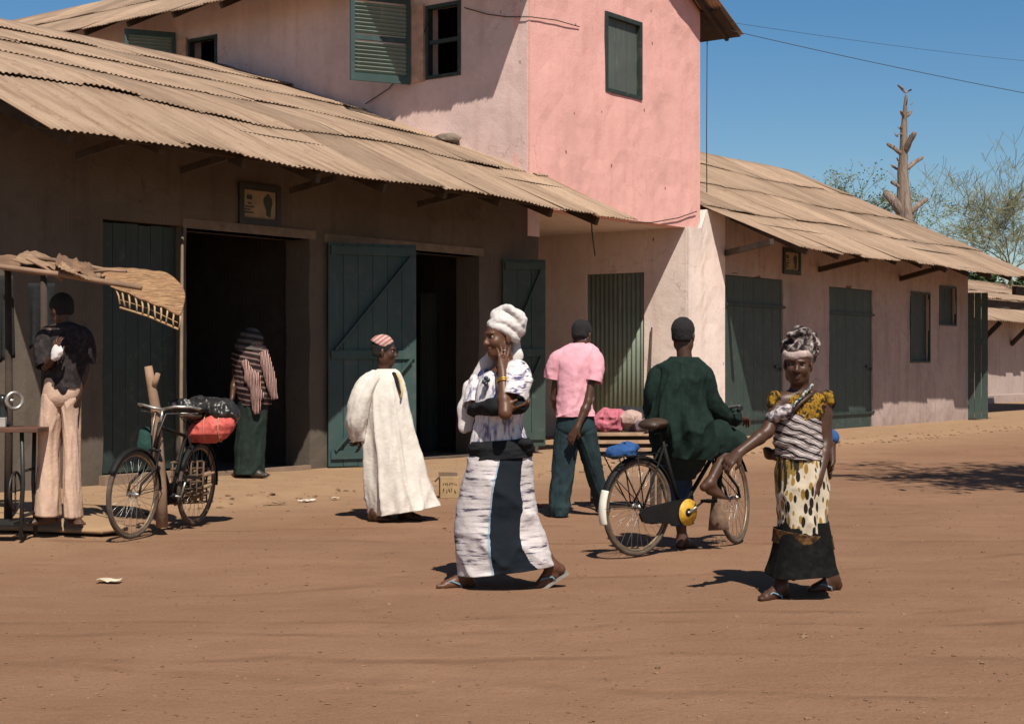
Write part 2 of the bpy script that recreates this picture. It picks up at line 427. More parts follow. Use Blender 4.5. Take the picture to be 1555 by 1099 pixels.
# ---------------------------------------------------------------- materials of the place
def m_ground():
    t = NT('red_earth'); sx0 = t.sep()
    big = t.noise(0.25, 4, 0.5); mid = t.noise(2.2, 6, 0.6); fine = t.noise(60, 6, 0.7)
    tracks = t.noise(1.0, 5, 0.6, vec=t.mapping((0.35, 2.6, 1), (0, 0, R(-14))))
    c = t.ramp(big, [(0.3, (0.222, 0.124, 0.076)), (0.55, (0.260, 0.147, 0.090)), (0.75, (0.30, 0.176, 0.109))])
    c = t.mixc(t.ramp(mid, [(0.35, 0.0), (0.7, 0.55)]), c, (0.20, 0.108, 0.064))
    c = t.mixc(t.ramp(tracks, [(0.45, 0.0), (0.70, 0.22)]), c, (0.35, 0.205, 0.125))
    c = t.mixc(t.ramp(fine, [(0.53, 0.0), (0.72, 0.7)]), c, (0.115, 0.06, 0.034))
    c = t.mixc(t.ramp(t.noise(95, 4, 0.7), [(0.60, 0.0), (0.74, 0.6)]), c, (0.46, 0.31, 0.2))
    c = t.mixc(t.ramp(t.noise(0.55, 5, 0.65, dist=0.8), [(0.48, 0.0), (0.66, 0.25)]), c, (0.33, 0.19, 0.118))
    # the strip along the shops is paler, trodden and sandy
    sx = t.sep(t.mapping((1, 1, 1)))
    nn = t.math('ADD', t.math('MULTIPLY', sx[0], 0.8), t.math('MULTIPLY', sx[1], -0.6))
    nn = t.math('ADD', nn, t.math('MULTIPLY', t.noise(0.7, 4), 1.6))
    pale = t.ramp(t.math('MULTIPLY', t.math('ADD', nn, 11.6), 0.30), [(0.15, 1.0), (0.95, 0.0)])
    c = t.mixc(t.math('MULTIPLY', pale, 0.75), c, t.ramp(t.noise(3, 5), [(0.3, (0.33, 0.21, 0.125)), (0.7, (0.40, 0.265, 0.16))]))
    wob = t.math('MULTIPLY', t.math('SUBTRACT', t.noise(0.35, 3), 0.5), 1.3); trk = None
    for y0, m_, q_ in ((8.05, 0.10, 0.012), (8.50, 0.105, 0.012), (6.7, -0.16, 0.01), (9.9, 0.30, 0.02), (7.3, 0.06, -0.008), (13.2, 0.05, 0.004), (12.1, -0.03, 0.006)):
        yy = t.math('ADD', t.math('ADD', y0, t.math('MULTIPLY', sx0[0], m_)), t.math('ADD', t.math('MULTIPLY', t.math('MULTIPLY', sx0[0], sx0[0]), q_), wob))
        b_ = t.ramp(t.math('MULTIPLY', t.math('ABSOLUTE', t.math('SUBTRACT', sx0[1], yy)), 5.0), [(0.10, 1.0), (0.42, 0.0)])
        trk = b_ if trk is None else t.math('MAXIMUM', trk, b_)
    trk = t.math('MULTIPLY', trk, t.ramp(t.noise(1.3, 4), [(0.38, 0.0), (0.6, 1.0)]))
    c = t.mixc(t.math('MULTIPLY', trk, 0.65), c, (0.185, 0.10, 0.06))
    dent = t.ramp(t.voro(1.7), [(0.05, 0.0), (0.20, 1.0)])
    t.base(c); t.rough(0.95); t.bsdf.inputs['Specular IOR Level'].default_value = 0.1
    h = t.math('ADD', t.math('MULTIPLY', fine, 0.6), t.math('MULTIPLY', t.noise(5, 6, 0.7), 1.3))
    h = t.math('ADD', h, t.math('MULTIPLY', t.voro(30), -0.2)); h = t.math('ADD', h, t.math('MULTIPLY', trk, -0.7)); h = t.math('ADD', h, t.math('MULTIPLY', dent, 0.9))
    t.bump(h, 0.75, 0.02); return t.m
def m_plaster(name, c, dirty=(0.25, 0.16, 0.11), dirt=0.5, spots=0.5, low=0.9):
    t = NT(name); a = t.noise(0.9, 5, 0.6); b = t.noise(7, 6, 0.65)
    k = lambda f: tuple(min(1, x*f) for x in c)
    col = t.ramp(a, [(0.3, k(0.86)), (0.5, c), (0.72, k(1.09))])
    col = t.mixc(t.ramp(b, [(0.5, 0.0), (0.8, dirt)]), col, dirty)
    streak = t.noise(2.0, 5, 0.6, vec=t.mapping((2.2, 2.2, 0.22)))
    col = t.mixc(t.ramp(streak, [(0.52, 0.0), (0.72, dirt*0.9)]), col, dirty)
    pt = t.noise(1.6, 5, 0.7, dist=1.0); col = t.mixc(t.ramp(pt, [(0.60, 0.0), (0.625, dirt*0.55)]), col, k(1.22))
    sp = t.voro(2.3, vec=t.mapping((1.15, 1.15, 0.62)))
    sp2 = t.math('ADD', sp, t.math('MULTIPLY', t.noise(16, 3), 0.09))
    col = t.mixc(t.math('MULTIPLY', t.ramp(sp2, [(0.082, 1.0), (0.098, 0.0)]), spots), col, (0.13, 0.07, 0.05))
    va = t.new('ShaderNodeVectorMath', operation='MULTIPLY_ADD'); nzc = t.new('ShaderNodeTexNoise'); nzc.inputs['Scale'].default_value = 2.2; nzc.inputs['Detail'].default_value = 5
    t.link(t.co(), nzc.inputs['Vector']); t.link(nzc.outputs['Color'], va.inputs[0]); va.inputs[1].default_value = (1.1, 1.1, 1.1); t.link(t.co(), va.inputs[2])
    ck = t.voro(0.55, vec=va.outputs[0], feature='DISTANCE_TO_EDGE')
    ckm = t.math('MULTIPLY', t.ramp(ck, [(0.002, 1.0), (0.006, 0.0)]), t.ramp(t.noise(0.8, 3), [(0.52, 0.0), (0.64, 0.42)]))
    col = t.mixc(ckm, col, tuple(x*0.45 for x in dirty))
    z = t.sep()[2]
    lo = t.ramp(t.math('ADD', z, t.math('MULTIPLY', t.noise(2.5, 5), 0.6)), [(0.22, low), (0.75, 0.0)])
    col = t.mixc(t.math('MULTIPLY', lo, t.ramp(t.noise(5, 5), [(0.4, 0.1), (0.65, 0.75)])), col, dirty)
    t.base(col); t.rough(0.93); t.bsdf.inputs['Specular IOR Level'].default_value = 0.15
    t.bump(t.math('ADD', t.noise(26, 6, 0.65), t.math('MULTIPLY', t.noise(4, 4), 1.6)), 0.32, 0.014); return t.m
def m_zinc(name, c=(0.345, 0.24, 0.168), ax=(1, 1)):
    t = NT(name); a = t.noise(0.8, 5, 0.6); b = t.noise(5, 6, 0.7, vec=t.mapping((1.0, 1.0, 1.0)))
    k = lambda f: tuple(min(1, x*f) for x in c)
    col = t.ramp(a, [(0.3, k(0.84)), (0.55, c), (0.75, k(1.12))])
    at = t.new('ShaderNodeAttribute', attribute_name='sheet'); col = t.mixc(t.ramp(at.outputs['Fac'], [(0.0, 0.7), (0.45, 0.0)]), col, k(0.58))
    col = t.mixc(t.ramp(at.outputs['Fac'], [(0.72, 0.0), (1.0, 0.6)]), col, k(1.35))
    sv = t.mapping((0.5, 6.5, 1.0), vec=t.mapping((1, 1, 1), (0, 0, R(36.87)))); sn = t.noise(1.0, 6, 0.65, vec=sv)
    col = t.mixc(t.ramp(sn, [(0.50, 0.0), (0.66, 0.65)]), col, (0.17, 0.10, 0.062)); col = t.mixc(t.ramp(sn, [(0.34, 0.45), (0.46, 0.0)]), col, (0.42, 0.315, 0.23))
    col = t.mixc(t.ramp(b, [(0.56, 0.0), (0.74, 0.65)]), col, (0.13, 0.07, 0.042))
    col = t.mixc(t.ramp(t.noise(55, 4, .8), [(0.5, 0.0), (0.72, 0.45)]), col, k(0.5))
    t.base(col); t.rough(0.75); t.bsdf.inputs['Specular IOR Level'].default_value = 0.25
    t.bump(t.noise(30, 5), 0.3, 0.004); return t.m
def m_paint(name, c, wear=(0.11, 0.10, 0.08), amt=0.65, rough=0.6):
    t = NT(name); b = t.noise(6, 6, 0.7); s = t.noise(3, 5, 0.6, vec=t.mapping((5, 5, 0.6)))
    k = lambda f: tuple(min(1, x*f) for x in c)
    col = t.ramp(t.noise(1.5, 4), [(0.3, k(0.8)), (0.7, k(1.15))])
    col = t.mixc(t.ramp(b, [(0.55, 0.0), (0.75, amt)]), col, wear)
    col = t.mixc(t.ramp(s, [(0.58, 0.0), (0.75, amt)]), col, k(1.7))
    t.base(col); t.rough(rough); t.bump(t.math('ADD', s, t.noise(50, 4)), 0.3, 0.004); return t.m
M = {}
M['earth'] = m_ground()
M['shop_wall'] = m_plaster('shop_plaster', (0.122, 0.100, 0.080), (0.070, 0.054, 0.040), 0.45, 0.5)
M['pink'] = m_plaster('pink_plaster', (0.76, 0.42, 0.375), (0.60, 0.29, 0.24), 0.40, 0.9, 0.0)
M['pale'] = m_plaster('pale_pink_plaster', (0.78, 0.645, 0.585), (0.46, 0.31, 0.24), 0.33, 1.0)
M['store_wall_shaded'] = m_plaster('store_plaster_shaded', (0.41, 0.315, 0.285), (0.22, 0.15, 0.12), 0.45, 0.6)  # the pale plaster darkened, eave shade put into its colour
M['far_wall'] = m_plaster('far_plaster', (0.42, 0.33, 0.30), (0.28, 0.2, 0.16), 0.5, 0.5)
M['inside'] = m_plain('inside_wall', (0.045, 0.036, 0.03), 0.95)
M['zinc'] = m_zinc('rusty_zinc'); M['zinc_far'] = m_zinc('rusty_zinc_far', (0.34, 0.235, 0.165))
M['green'] = m_paint('green_paint', (0.033, 0.054, 0.045)); M['dkgreen'] = m_paint('dark_green_paint', (0.02, 0.034, 0.028))
M['blue_green'] = m_paint('blue_green_paint', (0.032, 0.066, 0.062)); M['grey_green'] = m_paint('grey_green_paint', (0.085, 0.10, 0.085))
M['timber'] = m_plain('old_timber', (0.12, 0.075, 0.045), 0.9, 0.35, 5, 0.4, 30)
M['dark_timber'] = m_plain('dark_timber', (0.05, 0.034, 0.024), 0.9, 0.35, 5, 0.4, 30)
M['black'] = m_plain('black_iron', (0.018, 0.018, 0.018), 0.5, 0.3)
M['wire'] = m_plain('wire', (0.03, 0.025, 0.022), 0.7)
M['bark'] = m_plain('bark', (0.25, 0.155, 0.10), 0.95, 0.4, 3, 0.9, 14)
M['bark_grey'] = m_plain('grey_bark', (0.145, 0.125, 0.085), 0.95, 0.35, 2, 0.6, 14)
M['straw'] = m_plain('straw', (0.42, 0.27, 0.14), 0.9, 0.3, 20, 0.6, 80)

# ---------------------------------------------------------------- ground
def axis_pts(lo, hi, fine_lo, fine_hi, step, grow=1.35):
    xs = list(np.arange(fine_lo, fine_hi+1e-6, step)); s = step
    x = fine_hi
    while x < hi: s *= grow; x += s; xs.append(min(x, hi))
    s = step; x = fine_lo; left = []
    while x > lo: s *= grow; x -= s; left.append(max(x, lo))
    return np.array(left[::-1]+xs)
gx = axis_pts(-900, 900, -9, 15, 0.14); gy = axis_pts(-300, 1500, 4, 42, 0.14)
GX, GY = np.meshgrid(gx, gy, indexing='ij')
def ground_h(x, y):
    x = np.asarray(x, float); y = np.asarray(y, float); z0 = np.zeros_like(x)
    h = 0.010*vnoise(x*0.7, y*0.7, z0, 1)+0.007*vnoise(x*2.3, y*2.3, z0, 2)+0.004*vnoise(x*6, y*6, z0, 5)
    fade = np.clip(1-np.abs(y-20)/40, 0, 1)*np.clip(1-np.abs(x)/40, 0, 1)
    n = 0.8*x-0.6*y; a = 0.6*x+0.8*y
    edge = n+0.22*vnoise(a*0.8, n*0.3, z0, 3)+0.10*vnoise(a*2.6, n*2.6, z0, 4)
    step = np.clip((-11.45-edge)/0.16, 0, 1)*0.052              # the trodden strip in front of the shops
    step = step*np.clip((38-a)/2, 0, 1)
    return h*fade+step*fade**0.2
GZ = ground_h(GX, GY)
nx_, ny_ = len(gx), len(gy)
idx = np.arange(nx_*ny_).reshape(nx_, ny_)
Q = np.stack([idx[:-1, :-1], idx[1:, :-1], idx[1:, 1:], idx[:-1, 1:]], -1).reshape(-1, 4)
g = np_mesh_obj('ground', np.stack([GX, GY, GZ], -1).reshape(-1, 3), Q, M['earth']); tag(g, None, None, None, 'structure')
def gz(x, y): return float(ground_h(np.array([x]), np.array([y]))[0])

# ---------------------------------------------------------------- building helpers
def wall(name, P, u0, u1, z0, z1, holes, th, mat, parent, step=0.22, amp=0.012, seed=0, top=None, tf=None):
    """plastered wall with rectangular openings; P(u,d,z) -> world, d is the depth into the wall"""
    us = {u0, u1}; zs = {z0, z1}
    for h in holes: us |= {h[0], h[1]}; zs |= {max(h[2], z0), min(h[3], z1)}
    def fill(s):
        s = sorted(s); out = []
        for p, q in zip(s[:-1], s[1:]):
            k = max(1, int(round((q-p)/step))); out += [p+(q-p)*i/k for i in range(k)]
        return out+[s[-1]]
    us, zs = fill(us), fill(zs)
    solid = lambda i, j: 0 <= i < len(us)-1 and 0 <= j < len(zs)-1 and not any(
        h[0]-1e-6 <= us[i] and us[i+1] <= h[1]+1e-6 and h[2]-1e-6 <= zs[j] and zs[j+1] <= h[3]+1e-6 for h in holes)
    V = []; ids = {}
    def vid(i, j, s):
        if (i, j, s) not in ids:
            u, z = us[i], zs[j]; tp = max(0.0, min(1.0, (u-u0)/0.4, (u1-u)/0.4))
            zf = z0 if tf is None else tf
            if top is not None and z > zf: z = zf+(z-zf)*(top(u)-zf)/(z1-zf)
            jit = tp*amp*mnoise.noise((u*1.7+seed, z*1.7, s*3.1))+tp*amp*0.5*mnoise.noise((u*5+seed, z*5, 1.7))
            ju = amp*0.8*mnoise.noise((u*2.9, z*2.9, 7.7+seed))
            ids[(i, j, s)] = len(V); V.append(P(u+(ju if 0 < i < len(us)-1 else 0), (th if s else 0)+jit*(0 if s else 1), z))
        return ids[(i, j, s)]
    Fc = []
    for i in range(len(us)-1):
        for j in range(len(zs)-1):
            if not solid(i, j): continue
            q = lambda s: [vid(i, j, s), vid(i+1, j, s), vid(i+1, j+1, s), vid(i, j+1, s)]
            f0, f1 = q(0), q(1); Fc.append(f0); Fc.append(f1[::-1])
            for (di, dj, e) in ((-1, 0, (0, 3)), (1, 0, (2, 1)), (0, -1, (1, 0)), (0, 1, (3, 2))):
                if not solid(i+di, j+dj): Fc.append([f0[e[0]], f1[e[0]], f1[e[1]], f0[e[1]]][::-1])
    return mesh_obj(name, V, Fc, mat, parent)
def zinc_roof(name, P, u0, u1, L, rows, mat, parent, pitch=0.076, sheet=0.83, amp=0.0095, seed=0, ragged=0.05, lift=0.034, u0f=None):
    """overlapping corrugated sheets; P(u,s) -> world point, s runs up from the eave; every sheet lies a little differently"""
    rng = random.Random(seed); V = []; Fq = []; A = []
    rl = L/rows; per = 7; ov = 0.14
    e = 1e-3
    for r in range(rows):
        u = u0-rng.uniform(0, 0.3)
        while u < u1-0.05:
            w = sheet+rng.uniform(-0.03, 0.03); ua, ub = max(u, u0), min(u+w+0.05, u1)
            u += w
            if ub-ua < 0.1: continue
            if u0f is not None and ub < u0f(r*rl): continue
            m = max(4, int((ub-ua)/pitch*per)); tone = rng.random()
            dr = rng.uniform(-ragged, ragged); rot = rng.uniform(-0.03, 0.03); lf = rng.uniform(0.35, 1.1)*lift
            lf2 = lf*rng.uniform(0.6, 1.3); bent = rng.uniform(-0.012, 0.02) if rng.random() < 0.4 else 0
            s0 = r*rl+dr-(0.03 if r == 0 else 0); s1 = min((r+1)*rl+ov, L)
            b = len(V); K = 5
            for k in range(K):
                f = k/(K-1)
                for i in range(m+1):
                    g_ = i/m; uu = ua+(ub-ua)*g_; s = s0+(s1-s0)*f+rot*(g_-0.5)*(1-f)+(0.012*rng.uniform(-1, 1) if k == 0 else 0)
                    h = amp*math.cos(2*math.pi*uu/pitch)+(lf*(1-g_)+lf2*g_)*(1-f)**2+0.004+bent*(1-f)**2*math.sin(math.pi*g_)+0.02*math.sin(math.pi*f)*math.sin(uu*1.1+seed)*0.4
                    p = P(uu, max(-0.12, s)); nr = np.cross(np.array(P(uu+e, s))-np.array(p), np.array(P(uu, s+e))-np.array(p)); nr = nr/np.linalg.norm(nr)
                    if nr[2] < 0: nr = -nr
                    V.append(np.array(p)+nr*h); A.append(tone)
            for k in range(K-1):
                for i in range(m):
                    x = b+k*(m+1)+i; Fq.append((x, x+1, x+m+2, x+m+1))
    o = np_mesh_obj(name, V, Fq, mat, parent, True)
    at = o.data.attributes.new('sheet', 'FLOAT', 'POINT'); at.data.foreach_set('value', np.array(A, np.float32))
    md = o.modifiers.new('thickness', 'SOLIDIFY'); md.thickness = 0.003
    return o



# ---------------------------------------------------------------- the shop on the left
FN = -13.9
au = lambda u, n=FN: on_n(u, 400, n)[0]
shop = thing('shop_building', 'long low shop with brown plastered front and rusty corrugated roof on the left', 'shop', W(14.4, FN, 0))
def loc(o, root):   # geometry is written in street coordinates; re-base it on its root
    o.matrix_parent_inverse = root.matrix_basis.inverted() if root.matrix_basis != Matrix() else Matrix.Translation(-Vector(root.location))
    return o
def under(root):
    inv = Matrix.Translation(-Vector(root.location))
    def f(o):
        if o.parent is root:
            o.data.transform(inv); o.matrix_parent_inverse = Matrix()
        return o
    return f
ush = under(shop)
a_d1 = (au(156), au(275)); a_d2 = (au(283), au(470)); a_d3 = (au(497), au(727))
HOLES = [(a_d1[0], a_d1[1], 0.14, 2.97), (a_d2[0], a_d2[1], -0.2, 2.95), (a_d3[0], a_d3[1], -0.2, 2.93)]
PF = lambda u, d, z: W(u, FN-d, z)
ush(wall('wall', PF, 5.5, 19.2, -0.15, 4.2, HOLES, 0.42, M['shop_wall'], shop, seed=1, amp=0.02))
for q in ((18.9, 19.2, 4.4), (5.5, 5.8, 4.2)):   # side, back and inner walls keep the rooms dark
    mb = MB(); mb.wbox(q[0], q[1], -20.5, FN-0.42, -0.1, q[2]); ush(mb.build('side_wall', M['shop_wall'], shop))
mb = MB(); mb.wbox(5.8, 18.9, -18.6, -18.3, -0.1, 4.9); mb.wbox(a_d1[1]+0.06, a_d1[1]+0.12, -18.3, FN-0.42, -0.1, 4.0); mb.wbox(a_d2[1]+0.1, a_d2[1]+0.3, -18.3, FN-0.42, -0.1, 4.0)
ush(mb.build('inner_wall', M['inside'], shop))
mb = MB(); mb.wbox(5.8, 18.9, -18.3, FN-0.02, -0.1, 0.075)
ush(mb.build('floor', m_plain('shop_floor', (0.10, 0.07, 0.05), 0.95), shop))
mb = MB(); mb.wbox(a_d1[0]-0.05, a_d1[1]+0.05, FN-0.02, FN+0.10, -0.1, 0.15); mb.wbox(a_d2[0], a_d2[1], FN-0.02, FN+0.03, -0.1, 0.10)
ush(mb.build('door_sill', m_plain('sill_plaster', (0.24, 0.16, 0.11), 0.95), shop))
def shop_prof(a, n):
    ze = 3.58-(a-9.0)*0.0125+0.03*math.sin(a*1.3)
    pts = [(-12.2, ze), (-14.3, ze+0.985), (-17.2, 5.5), (-20.5, 6.62)]
    for (n0, z0), (n1, z1) in zip(pts[:-1], pts[1:]):
        if n >= n1 or n1 == -20.5: return z0+(z1-z0)*(n-n0)/(n1-n0)
LSH = 8.3*1.065
PR = lambda a, s: W(a, -12.2-8.3*s/LSH, shop_prof(a, -12.2-8.3*s/LSH))
def PR2(a, s): return W(a, -28.8+8.3*s/LSH, shop_prof(a, -12.2-8.3*s/LSH))
ush(zinc_roof('roof', PR, 9.05, 19.36, LSH, 5, M['zinc'], shop, seed=3, ragged=0.07, lift=0.042))
ush(zinc_roof('roof', PR2, 3.0, 19.4, LSH, 3, M['zinc'], shop, seed=4))
mb = MB()   # rafters and purlins under the eave
for a in np.arange(9.4, 19.2, 1.13):
    mb.bar(W(a, -12.32, shop_prof(a, -12.3)-0.09), W(a, -17.2, shop_prof(a, -17.2)-0.09), 0.07, 0.11)
for n in (-12.42, -13.4, -15.5, -17.4):
    mb.bar(W(9.1, n, shop_prof(9.1, n)-0.035), W(19.25, n, shop_prof(19.2, n)-0.035), 0.06, 0.05)
ush(mb.build('rafters', M['dark_timber'], shop))
for u, v, dz in ((175, 236, 0.30), (333, 240, 0.26), (498, 250, 0.22), (690, 276, 0.2)):   # short struts and torn strips hanging at the eave
    a, z = on_n(u, v, -12.5); mb = MB()
    zt = shop_prof(a, -12.45)-0.11; mb.bar(W(a, -13.1, zt-0.10), W(a+0.03, -12.42, zt), 0.05, 0.08); ush(mb.build('eave_strut', M['dark_timber'], shop))
def leaf(root, u0, n0, dirv, width, z0, z1, mat, name='door', braces=True, fin=None, flip=1):
    """a plank door leaf with ledges, standing at an angle; dirv is its horizontal direction"""
    o = np.array(W(u0, n0, 0)); ex = _n((dirv[0], dirv[1], 0)); ey = np.cross((0, 0, 1), ex)*flip; ez = (0, 0, 1)
    mb = MB(); k = max(3, int(width/0.17)); rng = random.Random(int(u0*91))
    for i in range(k):
        mb.frame_box(o, ex, ey, ez, width*i/k+0.003, width*(i+1)/k-0.003, -0.018+rng.uniform(-.003, .003), 0.018+rng.uniform(-.003, .003), z0+rng.uniform(0, .012), z1-rng.uniform(0, .012))
    d = fin(mb.build(name, mat, root)) if fin else mb.build(name, mat, root)
    if braces:
        mb = MB()
        for zz in (z0+0.10, z0+(z1-z0)*0.48, z1-0.16): mb.frame_box(o, ex, ey, ez, 0.03, width-0.03, 0.023, 0.052, zz, zz+0.11)
        for zz, zt in ((z0+0.21, z0+(z1-z0)*0.48), (z0+(z1-z0)*0.48+0.11, z1-0.16)):
            p = o+ex*0.08+ey*0.038+np.array((0, 0, zz)); q = o+ex*(width-0.08)+ey*0.038+np.array((0, 0, zt))
            mb.bar(p, q, 0.028, 0.09, up=ey); 
        b = mb.build('door_brace', mat, root); 
        if fin: fin(b)
    return d
leaf(shop, au(497, -13.85), -13.84, (1.1, 0.47), 1.19, 0.06, 2.93, M['blue_green'], fin=ush, flip=-1)
leaf(shop, au(763, -13.86), -13.86, (1.0, 0.30), 0.66, 0.16, 2.92, M['green'], fin=ush, flip=-1)
leaf(shop, a_d1[0]+0.02, FN-0.10, D1, a_d1[1]-a_d1[0]-0.04, 0.16, 2.95, M['dkgreen'], fin=ush, braces=False)
mb = MB(); mb.wbox(a_d2[0]-0.06, a_d2[1]+0.1, FN-0.30, FN+0.012, 2.95, 3.06); mb.wbox(a_d3[0]-0.06, a_d3[1]+0.1, FN-0.30, FN+0.012, 2.93, 3.04)
ush(mb.build('lintel', m_plain('lintel_plaster', (0.17, 0.13, 0.10), 0.95), shop))
a, z = on_n(653, 445, -15.3); mb = MB(); mb.wbox(a-0.11, a+0.11, -15.4, -15.25, 0.06, z); ush(mb.build('inner_post', M['grey_green'], shop))

# ---------------------------------------------------------------- the pink upper storey over the passage
TN, TA0, TA1, ZB, EA = -13.86, 18.92, 24.0, 3.74, 23.49
tower = thing('pink_house', 'tall pink house with upper storey bridging the passage between the shops', 'house', W(22.1, TN, 0)); uto = under(tower)
a0, z1 = on_n(919.5, 20, TN); a1, z0 = on_n(973, 143, TN); wz0 = on_n(919.5, 137, TN)[1]
WIN = (a0, a1, wz0, z1)
RA, RZ = 21.235, 9.04
def gable(a): return min(7.44+(a-18.03)*0.505, 7.24+(24.76-a)*0.511)-0.06
uto(wall('wall', lambda u, d, z: W(u, TN-d, z), TA0+0.004, TA1, ZB, 9.0, [WIN], 0.3, M['pink'], tower, seed=5, amp=0.016, top=gable, tf=7.2))
n1, zt = on_a(647, 3, TA0); n0, _ = on_a(700, 3, TA0); zb = on_a(647, 122, TA0)[1]; zt = on_a(647, 10, TA0)[1]
LW = (-n0, -n1, zb, zt)
m1, zc = on_a(222, 58, TA0); m0, _ = on_a(330, 58, TA0); m0b = on_a(286, 58, TA0)[0]
ztop2 = on_a(300, 58, TA0)[1]
LW2 = (-m0, -m0b, ztop2-1.5, ztop2)
uto(wall('wall', lambda u, d, z: W(TA0+d, -u, z), -TN+0.035, 33.0, 3.3, 7.78, [LW, LW2], 0.3, m_plaster('tower_side_plaster', (0.70, 0.52, 0.475), (0.48, 0.30, 0.25), 0.4, 0.6, 0.0), tower, seed=6, amp=0.016, step=0.4))
uto(wall('wall', lambda u, d, z: W(TA1-d, -u, z), -TN+0.31, 33.0, ZB, 7.5, [], 0.3, M['pink'], tower, seed=8, step=0.6))
mb = MB(); mb.wbox(TA0+0.01, TA1-0.01, -33, TN-0.31, ZB, ZB+0.22); mb.wbox(TA0+0.02, TA1-0.02, -33.2, -33, ZB, 7.7)
uto(mb.build('floor_slab', M['pale'], tower))
mb = MB(); mb.wbox(TA0+2.0, TA0+2.2, -32.9, TN-0.32, ZB+0.22, 7.3); uto(mb.build('inner_wall', M['inside'], tower))
for sgn, (ae, ze) in ((1, (18.03, 7.44)), (-1, (24.76, 7.24))):
    Ls = math.hypot(RA-ae, RZ-ze)
    PT = (lambda ae, ze, Ls: (lambda u, s: W(ae+(RA-ae)*s/Ls, -u, ze+(RZ-ze)*s/Ls)))(ae, ze, Ls)
    uto(zinc_roof('roof', PT, 13.42, 34.0, Ls, 2, M['zinc'], tower, seed=12+sgn, ragged=0.03))
mb = MB()
for n in np.arange(-13.7, -33, -1.2):
    mb.bar(W(18.1, n, 7.40), W(RA, n, RZ-0.07), 0.06, 0.10); mb.bar(W(24.7, n, 7.19), W(RA, n, RZ-0.07), 0.06, 0.10)
uto(mb.build('rafters', M['dark_timber'], tower))
mb = MB(); mb.hexa([W(24.72, -13.45, 7.20), W(24.02, -13.45, 7.555), W(24.02, -33, 7.555), W(24.72, -33, 7.20), W(24.72, -13.45, 7.215), W(24.02, -13.45, 7.57), W(24.02, -33, 7.57), W(24.72, -33, 7.215)]); uto(mb.build('eave_shade_sheet', M['dark_timber'], tower))  # added dark sheet standing in for the shade under the right eave
def panel_window(root, P, u0, u1, z0, z1, mat, fin, name='window', planks=4, rail=True):
    mb = MB()
    Pm = lambda u, d, z: np.array(P(u, d, z))
    def bx(ua, ub, da, db, za, zb):
        mb.hexa([Pm(ua, db, za), Pm(ua, da, za), Pm(ub, da, za), Pm(ub, db, za), Pm(ua, db, zb), Pm(ua, da, zb), Pm(ub, da, zb), Pm(ub, db, zb)])
    for i in range(planks):
        bx(u0+(u1-u0)*i/planks+0.004, u0+(u1-u0)*(i+1)/planks-0.004, 0.0, 0.03, z0, z1)
    w_ = fin(mb.build(name, mat, root))
    return w_
Pfront = lambda u, d, z: W(u, TN-d-0.05, z)
o_ = panel_window(tower, Pfront, WIN[0]+0.02, WIN[1]-0.02, WIN[2]+0.02, WIN[3]-0.02, M['grey_green'], uto, planks=3)
mb = MB()
for (ua, ub, za, zb) in ((WIN[0]-0.02, WIN[0]+0.05, WIN[2]-0.02, WIN[3]+0.03), (WIN[1]-0.05, WIN[1]+0.02, WIN[2]-0.02, WIN[3]+0.03), (WIN[0]+0.05, WIN[1]-0.05, WIN[3]-0.04, WIN[3]+0.03), (WIN[0]+0.05, WIN[1]-0.05, WIN[2]-0.02, WIN[2]+0.04)):
    mb.wbox(ua, ub, TN-0.06, TN+0.025, za, zb)
uto(mb.build('window_frame', M['dkgreen'], tower))
